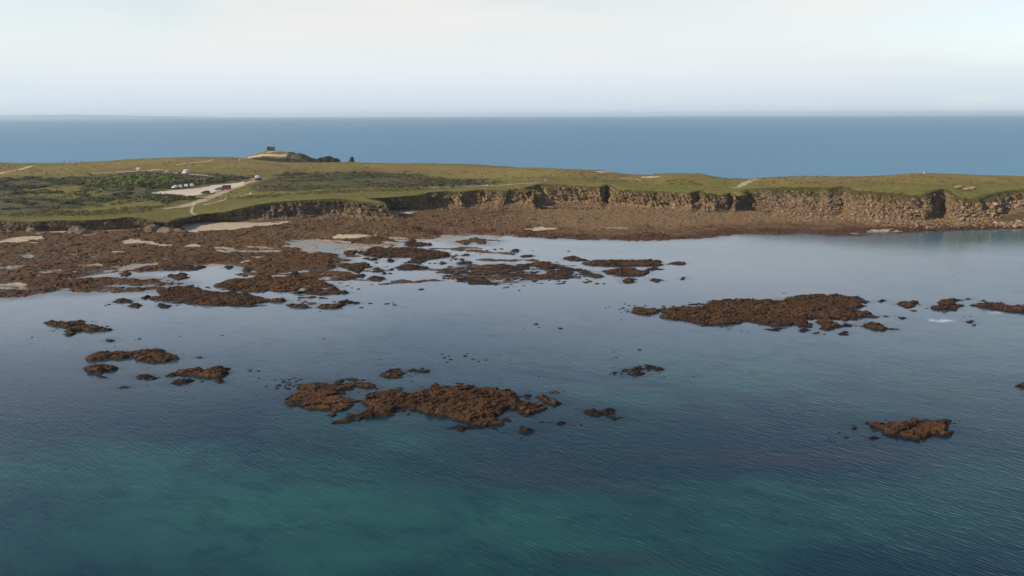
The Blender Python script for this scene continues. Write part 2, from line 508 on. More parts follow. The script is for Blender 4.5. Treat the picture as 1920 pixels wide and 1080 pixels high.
    if not ocean:
        ms3 = t.node('ShaderNodeMixShader')
        t.lk(foam, ms3.inputs[0]); t.lk(res, ms3.inputs[1]); t.lk(fm.outputs[0], ms3.inputs[2])
        res = ms3.outputs[0]
    t.lk(res, t.out.inputs['Surface'])
    return t.m

def mat_plain(name, col, rough=.6, metal=0.0, var=0.12):
    t = NT(name)
    c = t.mix(t.rng(t.noise(3, 3), .35, .65, 0, var), col, tuple(v * .5 for v in col))
    t.b.inputs['Metallic'].default_value = metal
    return t.fin(c, rough)

def mat_leaf(name, a, b):
    t = NT(name)
    oi = t.node('ShaderNodeObjectInfo').outputs['Random']
    c = t.mix(t.noise(.8, 3), a, b)
    c = t.mix(t.math('MULTIPLY', oi, .5), c, tuple(v * .75 for v in b))
    return t.fin(c, .85, None, .15)

M_weed, M_reef, M_cliff, M_land = mat_weed(), mat_reef(), mat_cliff(), mat_land()
M_rubble = mat_rubble()
M_boulder, M_rockdark = mat_boulder(), mat_boulder('wet_dark_rock', 0.98)
M_rockbrown = mat_boulder('brown_shore_rock', 0.45)
M_bay, M_ocean = water_mat('bay_water', False), water_mat('ocean_water', True)
M_seabed = mat_dirt('seabed_sand', (0.20, 0.17, 0.12), (0.30, 0.26, 0.19))
M_dirt = mat_dirt('dirt_track', (0.24, 0.19, 0.125), (0.38, 0.31, 0.21))
M_gravel = mat_dirt('pale_gravel', (0.40, 0.33, 0.25), (0.54, 0.46, 0.36))

# ------------------------------------------------------------------ the lie of the land
# cross-sections of the shore cliff: foot (px, py, z) and lip (px, py, z), left to right
PAIRS = [
 ((-330,444,1.2),(-330,416,6.5)), ((-120,440,1.2),(-120,415,5.5)), ((0,438,1.2),(0,413,5.5)), ((55,437,1.2),(60,416,5.2)), ((85,434,1.3),(88,414,5.4)),
 ((130,434,1.2),(130,413,5.5)), ((165,433,1.2),(165,413,5.5)), ((205,431,1.2),(208,411,5.6)), ((240,430,1.2),(238,407,6.0)), ((264,431,1.2),(256,408,6.0)),
 ((300,437,1.0),(282,413,5.5)), ((345,438,1.0),(312,419,4.6)), ((332,427,1.2),(322,415,4.9)), ((350,418,1.4),(345,409,4.6)),
 ((380,415,1.6),(378,402,5.0)), ((424,413,2.0),(428,396,6.2)), ((480,414,2.0),(488,383,8.0)), ((545,410,2.0),(540,377,8.6)), ((594,405,2.0),(600,374,8.8)),
 ((640,404,2.0),(640,373,8.8)), ((658,411,1.5),(654,375,8.5)), ((705,412,1.5),(700,380,7.7)), ((742,410,1.5),(724,385,7.1)),
 ((738,399,1.8),(722,379,7.5)), ((705,391,2.0),(695,372,8.1)), ((745,391,2.0),(750,369,8.2)), ((786,390,2.0),(783,366,8.2)), ((798,391,1.8),(793,366,7.8)),
 ((806,388,2.0),(803,361,8.7)), ((835,387,2.0),(835,359,8.9)), ((866,388,2.0),(864,360,8.5)), ((875,386,2.0),(873,359,8.7)), ((903,386,2.0),(905,356,9.0)),
 ((936,388,1.8),(953,358,8.8)), ((950,386,2.0),(957,356,9.0)), ((980,386,2.0),(980,356,9.1)), ((1001,388,2.0),(1000,359,8.6)),
 ((1006,384,2.0),(985,352,10.0)), ((1030,384,2.0),(1012,345,11.3)), ((1046,383,2.0),(1030,345,11.4)), ((1100,384,2.0),(1095,349,10.8)), ((1126,386,2.0),(1125,351,10.7)), ((1141,379,3.2),(1139,346,11.4)), ((1149,388,2.0),(1150,353,10.5)),
 ((1200,391,2.0),(1200,357,10.2)), ((1260,394,2.0),(1258,360,9.8)), ((1297,396,2.0),(1295,362,9.6)), ((1313,388,3.2),(1311,357,10.4)), ((1320,397,2.0),(1322,365,9.0)), ((1358,395,2.0),(1357,366,8.8)), ((1370,389,3.0),(1369,362,9.4)), ((1377,396,2.0),(1378,368,8.5)), ((1395,394,2.0),(1395,367,8.7)),
 ((1412,392,2.2),(1407,361,9.7)), ((1447,396,2.2),(1399,355,11.0)), ((1482,401,2.5),(1440,352,12.0)), ((1540,403,2.5),(1540,351,12.6)), ((1552,401,2.8),(1550,354,12.3)),
 ((1583,387,5.2),(1579,349,13.2)), ((1600,403,3.0),(1602,357,12.2)), ((1650,411,2.0),(1650,360,12.0)), ((1700,415,1.5),(1712,366,11.2)), ((1728,412,2.0),(1735,365,11.4)),
 ((1750,402,3.4),(1752,358,12.6)), ((1776,392,5.0),(1769,354,13.2)), ((1782,410,2.2),(1790,369,10.9)), ((1800,418,1.2),(1806,371,10.6)), ((1848,419,1.2),(1836,374,10.0)), ((1872,408,3.0),(1856,365,11.2)),
 ((1910,398,4.4),(1893,358,12.2)), ((1975,390,5.5),(1960,352,13.2)), ((2060,384,6.0),(2050,350,13.5)), ((2120,400,3.0),(2110,360,12.5)), ((2300,420,1.5),(2300,365,12.0)), ((2700,430,1.0),(2700,372,12.0))]
FOOT = np.array([at(*f) for f, t in PAIRS]); LIP = np.array([at(*t) for f, t in PAIRS])

# control heights on the plateau (px, py, distance north)
CT = []
def ctl(px, py, D): CT.append(atD(px, py, D))
for f in LIP: CT.append(f)
for px, rows in {
  -200: ((395,340),(350,430),(304,600)), 0: ((395,338),(375,370),(350,430),(330,500),(304.5,600)), 150: ((395,340),(360,405),(330,500),(304.5,600)),
  250: ((385,350),(357,402),(330,490),(299,600)), 350: ((390,345),(360,400),(330,490),(295,600)), 450: ((380,352),(357,400),(330,480),(296,595)),
  550: ((357,400),(330,480),(304.5,580)), 620: ((357,400),(330,478),(304,590)), 800: ((345,442),(325,510),(306,590)), 900: ((340,450),(322,520),(309,570)),
  1000: ((335,445),(325,480),(314,535)), 1130: ((338,435),(328,465),(320,505)), 1200: ((345,422),(335,448),(327.5,480)), 1270: ((345,418),(334,440),(327.5,462)),
  1320: ((350,408),(338,430),(329.5,452)), 1380: ((352,402),(341,420),(334.5,440)), 1450: ((342,405),(331.5,440)), 1560: ((342,400),(330,440)),
  1735: ((348,385),(335,410),(324,445)), 1920: ((345,395),(330,440)), 2200: ((345,395),(333,440)), 2600: ((350,395),(338,440))}.items():
    for py, D in rows: ctl(px, py, D)
# the seaward side falls away behind the skyline
BACK = []
for px, py, D in ((-900,306,640),(-200,306,640),(0,306,640),(150,306,640),(250,300,640),(350,296,640),(450,297,628),(550,305,615),(620,305,625),(800,307,625),(1000,316,565),(1130,322,535),(1200,330,505),
                  (1270,330,485),(1320,332,475),(1380,337,462),(1450,333,465),(1560,332,465),(1735,326,472),(1920,331,468),(2300,335,465),(2900,340,465)):
    p = atD(px, py, D); BACK.append((p[0], p[1])); CT.append((p[0], p[1], p[2] - 1.5)); CT.append((p[0], p[1] + 35, 6.0))
CT = np.array(CT)
def tps_fit(C, lam=4.0):
    n = len(C)
    r = np.hypot(C[:, None, 0] - C[None, :, 0], C[:, None, 1] - C[None, :, 1]) / 100
    K = np.where(r > 0, r * r * np.log(r + 1e-12), 0) + np.eye(n) * lam * 1e-3
    Pm = np.c_[np.ones(n), C[:, 0] / 100, C[:, 1] / 100]
    A = np.block([[K, Pm], [Pm.T, np.zeros((3, 3))]])
    return np.linalg.solve(A, np.r_[C[:, 2], 0, 0, 0])
W = tps_fit(CT)
def tps(x, y):
    s = W[-3] + W[-2] * x / 100 + W[-1] * y / 100
    for i in range(len(CT)):
        r2 = ((x - CT[i, 0]) ** 2 + (y - CT[i, 1]) ** 2) / 1e4
        s = s + W[i] * 0.5 * r2 * np.log(r2 + 1e-12)
    return s
LANDPOLY = np.array([(p[0], p[1]) for p in LIP] + [(620, 500)] + [(x, y + 28) for x, y in reversed(BACK)] + [(-520, 560)])

LS = 1.5
lx = np.arange(-480, 480.1, LS); ly = np.arange(300, 690.1, LS)
LX, LY = np.meshgrid(lx, ly)
plate = tps(LX, LY)
dland = sdf(LX, LY, LANDPOLY)
hum = 0.5 * fbm(LX, LY, 18, 4, 3) + .22 * fbm(LX, LY, 7, 2, 5) + 0.5 * fbm(LX, LY, 55, 3, 9)
dshore = seg_dist(LX, LY, LIP[:, :2], False)
hum = hum * np.clip(.25 + dshore / 25, 0, 1)
back_d = seg_dist(LX, LY, np.array(BACK), False)
hum *= np.clip(back_d / 60, .15, 1)
LZ = plate + hum
# hummock dunes near the gap on the right, a dip beside them
def bumpz(px, py, D, h, rx, ry):
    p = atD(px, py, D); return h * np.exp(-((LX - p[0]) / rx) ** 2 - ((LY - p[1]) / ry) ** 2)
LZ += bumpz(1262, 327, 462, .9, 10, 10) + bumpz(1312, 329, 455, 1.1, 9, 9) + bumpz(1262, 340, 436, .6, 10, 8) - bumpz(1385, 345, 425, .7, 12, 16)
fall = np.where(dland > 0, 1, 0)
LZ = np.where(dland > 1.2, LZ, LZ - (1.2 - dland) * np.where(LY > 440, .55, 1.6))
LZ = np.maximum(LZ, -3.0)

def px_poly_land(pts):
    """polygon traced on the plateau: each pixel meets the ground"""
    return np.array([hit(*p)[:2] for p in pts])
def land_z(x, y):
    i = np.clip((x - lx[0]) / LS, 0, len(lx) - 2.001); j = np.clip((y - ly[0]) / LS, 0, len(ly) - 2.001)
    i0, j0 = int(i), int(j); u, v = i - i0, j - j0
    return (LZ[j0, i0] * (1 - u) + LZ[j0, i0 + 1] * u) * (1 - v) + (LZ[j0 + 1, i0] * (1 - u) + LZ[j0 + 1, i0 + 1] * u) * v
def hit(px, py, d0=305):
    v = ray(px, py)
    D = d0
    last = D
    while D < 690:
        x = v[0] * D / v[1]; z = CAM_H + v[2] * D / v[1]
        if z < land_z(x, D): 
            lo, hi = last, D
            for _ in range(8):
                m = (lo + hi) / 2
                if CAM_H + v[2] * m / v[1] < land_z(v[0] * m / v[1], m): hi = m
                else: lo = m
            D = hi; break
        last = D; D += 1.0
    x = v[0] * D / v[1]
    return np.array([x, D, land_z(x, D)])

SCRUB = [
 [(0,338),(120,332),(200,326),(300,321),(380,322),(470,330),(470,340),(420,346),(300,352),(330,368),(350,380),(250,386),(180,388),(60,396),(0,400),(-200,404),(-200,340)],
 [(470,352),(490,338),(540,326),(620,322),(700,322),(780,327),(900,336),(960,340),(900,350),(800,356),(700,352),(640,356),(540,358),(480,360)],
]
SP = [px_poly_land(q) for q in SCRUB]
def soft(polys, x, y, w):
    s = np.full(x.shape, -1e9)
    for q in polys: s = np.maximum(s, sdf(x, y, q))
    return smooth(-w, w, s)
scrub = soft(SP, LX, LY, 9)
scrub *= 1 - .8 * soft([px_poly_land([(60,352),(150,344),(210,350),(200,368),(120,372),(50,366)]), px_poly_land([(190,372),(290,372),(300,384),(200,388)])], LX, LY, 7)
green = soft([px_poly_land([(-100,405),(60,399),(200,394),(330,386),(300,398),(250,406),(100,411),(-100,412)]),
              px_poly_land([(330,392),(480,366),(620,358),(800,352),(860,352),(800,359),(640,370),(500,376),(400,392)]),
              px_poly_land([(285,396),(320,396),(310,410),(270,407)])], LX, LY, 6)
gold = soft([px_poly_land([(-200,310),(150,308),(350,297),(560,307),(900,312),(1120,322),(1300,334),(1000,332),(760,322),(500,318),(200,318),(-200,330)]),
             px_poly_land([(1420,336),(1735,325),(1919,330),(1919,345),(1750,345),(1500,345)])], LX, LY, 14)
bare = soft([px_poly_land([(1112,320.5),(1148,323),(1128,324)]), px_poly_land([(1202,331),(1238,329.5),(1230,333),(1205,334)])], LX, LY, 2.2) 
def strip(pts, w):
    q = np.array([hit(*p)[:2] for p in pts]); return smooth(w * 1.5, w * .5, seg_dist(LX, LY, q, False))
for pts, w in (([(0,326),(40,317),(62,311)], 1.6), ([(170,325),(260,321),(305,318)], 1.2), ([(330,309),(390,302),(400,299)], 1.0), ([(1200,337),(1165,333.6)], 1.0),
               ([(760,352),(860,350),(960,345),(1010,343)], .9), ([(1380,351),(1330,352),(1290,350)], .8)):
    bare = np.maximum(bare, strip(pts, w) * .8)
keep = (dland > 1.7) | ((LY > 425) & (dland > -14) & (dshore > 30))
me = grid_mesh('grassland', lx, ly, LZ, keep, M_land, {'scrub': scrub, 'green': green, 'gold': gold, 'bare': bare})
tag(link('headland', me), kind='structure')

# ------------------------------------------------------------------ cliff face
def resample(A, B, step):
    L = [0.0]
    for i in range(1, len(A)): L.append(L[-1] + 0.5 * (np.linalg.norm(A[i] - A[i - 1]) + np.linalg.norm(B[i] - B[i - 1])))
    s = np.arange(0, L[-1], step)
    return s, np.stack([np.interp(s, L, A[:, k]) for k in range(3)], 1), np.stack([np.interp(s, L, B[:, k]) for k in range(3)], 1)
def smooth_path(A, it=1):
    return A
cs, FA, LA = resample(FOOT, LIP, 0.34)
NT_ = 36
prof_t = np.linspace(0, 1, NT_)
# steep rock above, a short talus at the foot, then the lip bends back under the turf
VV = []; top_at = []; grey_at = []
tang = np.gradient(LA[:, :2], axis=0); tang = np.stack([np.convolve(np.pad(tang[:, k], 6, 'edge'), np.ones(13) / 13, 'valid') for k in range(2)], 1)
tang /= np.linalg.norm(tang, axis=1)[:, None] + 1e-9
out = np.stack([tang[:, 1], -tang[:, 0]], 1)          # points to the sea (towards the camera)
pxs = np.interp(cs, np.linspace(0, cs[-1], 2), [0, 1])
slope_w = smooth(110, 150, FA[:, 0]) * (1 - .9 * smooth(202, 208, FA[:, 0])) * (1 - .8 * (smooth(174, 178, FA[:, 0]) * smooth(199, 196, FA[:, 0])))                   # rubble slopes on the right-hand part
for ti in prof_t:
    hz = ti ** 1.0
    run_steep = np.where(ti < .18, ti / .18 * .45, .45 + (ti - .18) / .82 * .55)
    run = run_steep * (1 - slope_w) + (ti ** 0.85) * slope_w
    p = FA * (1 - run)[:, None] + LA * run[:, None]
    p[:, 2] = FA[:, 2] * (1 - hz) + LA[:, 2] * hz
    VV.append(p.copy()); top_at.append(np.full(len(cs), ti))
for k, (inn, dn) in enumerate(((1.2, -.05), (2.6, -.4), (4.0, -1.4))):
    p = LA.copy(); p[:, :2] -= out * inn; p[:, 2] += dn; VV.append(p); top_at.append(np.full(len(cs), 1.1))
pre = [FA.copy(), FA.copy()]
pre[0][:, :2] += out * 3.5; pre[0][:, 2] -= 2.5
pre[1][:, :2] += out * 1.2; pre[1][:, 2] -= .4
VV = np.array(pre + VV); TA = np.array([np.zeros(len(cs)), np.zeros(len(cs))] + top_at)
x, y, z = VV[..., 0], VV[..., 1], VV[..., 2]
S_ = np.broadcast_to(cs, x.shape)
# buttresses and gullies (across), ledges (along), broken rock (3-D)
butt = 1 - 2 * np.abs(fbm(S_, z * .5, 9, 2, 21))
gul = 1 - 2 * np.abs(fbm(S_ + z * .4, z * .25, 3.4, 2, 27))
c1, c2, cv = cells((S_ + .35 * z) / 2.0, (z * 1.0 + .3 * fbm(S_, z, 4, 2, 4)) / 1.5, 12)
c1b, c2b, cvb = cells((S_ + .3 * z) / .9, z / .7, 13)
am = np.clip(np.sin(np.clip(TA, 0, 1) * math.pi) * 1.6, .25, 1) * (TA <= 1.0)
c1c, c2c, cvc = cells((S_ + .5 * z) / 4.2, (z * 1.0 + .8 * fbm(S_, z, 6, 2, 14)) / 2.6, 19)
disp = am * (.9 * (butt - .5) + .45 * (gul - .5) + 1.5 * (cvc - .5) + 1.2 * (cv - .5) + .7 * (cvb - .5) + 1.2 * fbm3(x, y, z, 2.6, 5, 31, .6) - .35 * np.exp(-(c2 - c1) * 6))
sw = slope_w[None, :] * np.ones_like(disp)
lump = lumps(x, y + z, 1.6, 44, .1, 1.2) + .6 * lumps(x, y + z, .8, 45, .1, 1.2)
disp2 = am * (0.6 * (butt - .5) + 1.0 * lump + .9 * (cvc - .5) + .8 * (cv - .5) + 1.1 * fbm3(x, y, z, 3, 5, 32, .6))
disp = disp * (1 - sw) + disp2 * sw
disp[0:2] *= .3
x = x + out[None, :, 0] * disp; y = y + out[None, :, 1] * disp; z = z + .35 * disp * (TA > .02) * (TA < .9) + .15 * fbm3(x, y, z, 1.2, 2, 8) * (TA <= 1)
nr, nc = x.shape
idx = np.arange(nr * nc).reshape(nr, nc)
F = np.stack([idx[:-1, :-1].ravel(), idx[:-1, 1:].ravel(), idx[1:, 1:].ravel(), idx[1:, :-1].ravel()], 1)
greyv = smooth(0.15, 0.5, fbm(S_, z, 30, 2, 50)) * .6 + smooth(-60, -100, x) * .25
me = mesh_np('sea_cliff', np.stack([x.ravel(), y.ravel(), z.ravel()], 1), F, M_cliff, {'top': TA.ravel(), 'grey': greyv.ravel()}, False)
tag(link('sea_cliff', me), kind='structure')
CLX, CLY, CLZ = x, y, z

# ------------------------------------------------------------------ foreshore
SHORE = [(-420,556),(-120,556),(0,557),(20,559),(44,556),(75,548),(100,543),(130,545),(165,547),(200,546),(240,545),(300,541),(338,533),(320,528),(296,526),(262,523),(210,521),(165,522),(140,525),
 (146,518),(165,513),(200,508),(262,508),(330,504),(345,497),(385,492),(420,492),(445,494),(455,498),(490,503),(520,511),(545,506),(590,505),(615,504),(624,500),(634,490),(630,479),(612,472),(625,470),(655,472),
 (690,464),(735,460),(768,450),(810,447),(850,452),(872,458),(884,453),(905,457),(912,452),(930,451),(900,446),(868,441),(845,437.5),(880,437),(930,439),(980,443),(1060,447.5),(1120,449.5),(1180,450.5),
 (1260,448.5),(1335,446),(1352,441),(1400,437.5),(1460,438),(1505,434),(1560,440),(1600,440),(1650,435),(1690,434),(1730,432),(1800,429.5),(1870,427.5),(1930,426.5),(2060,428),(2400,432),(2700,440)]
shore = np.array([at(p[0], p[1], 0)[:2] for p in SHORE])
FP = np.array(list(map(tuple, shore)) + [(700, 460), (-700, 460)])     # closed far inland
GS = 0.42
gx = np.arange(-238, 256, GS); gy = np.arange(182, 372, GS)
GX, GY = np.meshgrid(gx, gy)
wx = GX + 1.6 * fbm(GX, GY, 7, 3, 61); wy = GY + 2.2 * fbm(GX, GY, 7, 3, 67)
near = np.ones(GX.shape, bool)
dS = sdf(wx, wy, FP)
SAND = [[(324,417),(378,412),(424,409),(530,408),(560,405),(594,401),(650,399),(640,407),(590,415),(500,425),(430,435),(370,438),(349,439)],
 [(738,402),(700,388),(790,386),(880,384),(950,383),(1000,384),(960,387),(870,389),(800,395),(765,404)], [(1020,383),(1060,381),(1095,384),(1050,387)],
 [(70,428),(135,428),(200,429),(262,431),(200,438),(160,437),(140,440),(90,440)], [(-120,452),(0,450),(70,444),(75,449),(0,457),(-120,460)],
 [(-120,495),(0,494),(40,496),(30,502),(0,500),(-120,502)], [(60,507),(85,503),(112,505),(80,512),(62,511)], [(143,495),(160,491),(196,491),(195,494),(150,498)],
 [(350,458),(380,459),(445,464),(440,467),(385,463),(350,461)], [(240,449),(290,453),(330,460),(300,461),(240,455)], [(462,457),(520,462),(520,465),(465,461)],
 [(523,452),(545,446),(600,445),(660,450),(700,455),(740,456),(770,447),(760,453),(700,463),(640,472),(590,470),(560,466),(530,459)],
 [(700,440),(720,441),(800,446),(845,437),(880,436),(960,440),(930,446),(880,446),(820,452),(760,452),(740,447)], [(590,443),(640,444),(640,447),(600,447)],
 [(215,497),(250,492),(300,489),(300,494),(250,503),(225,503)], [(255,508),(340,497),(400,490),(450,494),(400,500),(330,507)], [(140,520),(190,507),(240,508),(200,513)],
 [(985,430),(1015,428),(1040,431),(1010,433)], [(1590,436),(1660,427),(1700,428),(1640,436)], [(470,479),(500,478),(500,481),(475,483)], [(430,488),(470,484),(455,492)]]
sd = np.full(GX.shape, -1e9)
for q in SAND:
    qq = P(*q, z=.8)
    bb = (GX > qq[:, 0].min() - 8) & (GX < qq[:, 0].max() + 8) & (GY > qq[:, 1].min() - 10) & (GY < qq[:, 1].max() + 10)
    sd[bb] = np.maximum(sd[bb], sdf(wx[bb], wy[bb], qq))
WETS = [11, 12, 14, 15, 16, 5, 6, 7]
sdw = np.full(GX.shape, -1e9)
for k_ in WETS:
    qq = P(*SAND[k_], z=.1)
    bb = (GX > qq[:, 0].min() - 12) & (GX < qq[:, 0].max() + 12) & (GY > qq[:, 1].min() - 12) & (GY < qq[:, 1].max() + 12)
    sdw[bb] = np.maximum(sdw[bb], sdf(wx[bb], wy[bb], qq))
holes = fbm(GX * .36, GY, 10, 4, 71)
gate = smooth(-70, -25, -(GX - 20)) * smooth(330, 290, GY)
sandm = np.maximum(smooth(-.9, .9, sd + 4.5 * fbm(GX * .6, GY, 4.5, 5, 222, .6) - .5), smooth(.44, .62, holes + .35 * fbm(GX * .4, GY, 5, 3, 72)) * gate * .9)
base = np.where(dS > 0, np.minimum(dS * .055, 1.0 + dS * .004), dS * .12)
base = np.clip(base, -2.2, 2.0)
base = base + .38 * smooth(110, 150, GX) * smooth(-1.0, 2.0, dS)
beach = np.full(GX.shape, -1e9)
amp = (1 - sandm) * smooth(-3.5, 1.5, dS)
bigl = lumps(GX, GY, 2.6, 81, .35, 2.0); midl = lumps(GX, GY, 1.25, 82, .5, 1.6)
rid = 1 - np.abs(fbm(GX * .55 + GY * .3, GY, 6, 3, 83)) * 2
lowr = smooth(15, -35, GX) * smooth(300, 262, GY)
base = np.where(dS > 0, base * (1 - lowr) + lowr * np.minimum(dS * .05, .03 + .70 * fbm(GX * .38, GY, 9, 4, 86)), base)
base = base + smooth(-5, 1.5, sdw) * (-base + .02 + .11 * fbm(GX * .45, GY, 7, 4, 186))
crack = np.exp(-((np.abs(fbm(GX + .6 * GY, GY * 1.3, 9, 3, 87))) / .045) ** 2)
SHOALS = P((430,500),(520,470),(560,462),(700,455),(900,462),(1000,480),(1130,505),(1060,530),(1000,535),(850,528),(740,535),(680,575),(560,575),(470,560),(430,535))
sh = smooth(-6, 3, sdf(GX, GY, SHOALS))
bars = fbm(GX * .36 + GY * .1, GY, 4.6, 5, 301, .6)
base = np.where(dS > 0, base, np.maximum(base, sh * (-.16 + 1.0 * np.clip(bars - .20, -.3, .55)) + (1 - sh) * -3))
amp = np.maximum(amp, sh * smooth(.12, .3, bars) * .45)
GZ = base + amp * (1 - .22 * smooth(-10, 30, GX)) * (.26 * bigl + .22 * midl + .42 * slabs(GX, GY, 2.6, 95, .2, 2.6) + .22 * slabs(GX, GY, 1.2, 96, .4, 2) + .22 * rid - .26 + .30 * fbm(GX, GY, 22, 3, 84) + .25 * fbm(GX, GY, 1.6, 3, 89) - .3 * crack) + .05 * fbm(GX, GY, 4, 2, 85)
# rocks stand in a fringe just outside the waterline too
GZ -= .25 * smooth(2.5, 0, np.abs(dS)) * (1 - midl)
# seaward dry upper shore is paler on the right, wrack brown on the left
dry = smooth(7, 26, dS) * (.25 + .75 * smooth(-60, 40, GX)) * smooth(-.7, .2, fbm(GX, GY, 30, 3, 91) + .25)
dry = np.maximum(dry, .8 * smooth(120, 150, GX) * smooth(3, 8, dS))
dry = np.maximum(dry, .45 * smooth(-175, -160, GX) * smooth(275, 300, GY) * (fbm(GX, GY, 9, 3, 93) > .0))
brown = smooth(11, 4, dS + 2 * fbm(GX, GY, 12, 3, 77)) * smooth(-10, 20, GX) * .75
wet = np.clip(smooth(.45, .05, GZ) , 0, 1)
kp = (dS > -9) | ((sh > .02) & (GZ > -.45))
# keep only what lies in front of the cliff
behind = inside(GX, GY, np.array([(p[0], p[1] + 3.5) for p in FOOT] + [(800, 520), (-800, 520)]))
kp &= ~behind
me = grid_mesh('rocky_foreshore', gx, gy, GZ, kp, M_weed, {'sand': sandm, 'wet': wet, 'dry': dry, 'brown': brown})
me.shade_flat()
tag(link('rocky_foreshore', me), kind='structure')
def fore_z(x, y):
    i = int(np.clip((x - gx[0]) / GS, 0, len(gx) - 1)); j = int(np.clip((y - gy[0]) / GS, 0, len(gy) - 1))
    return float(GZ[j, i])

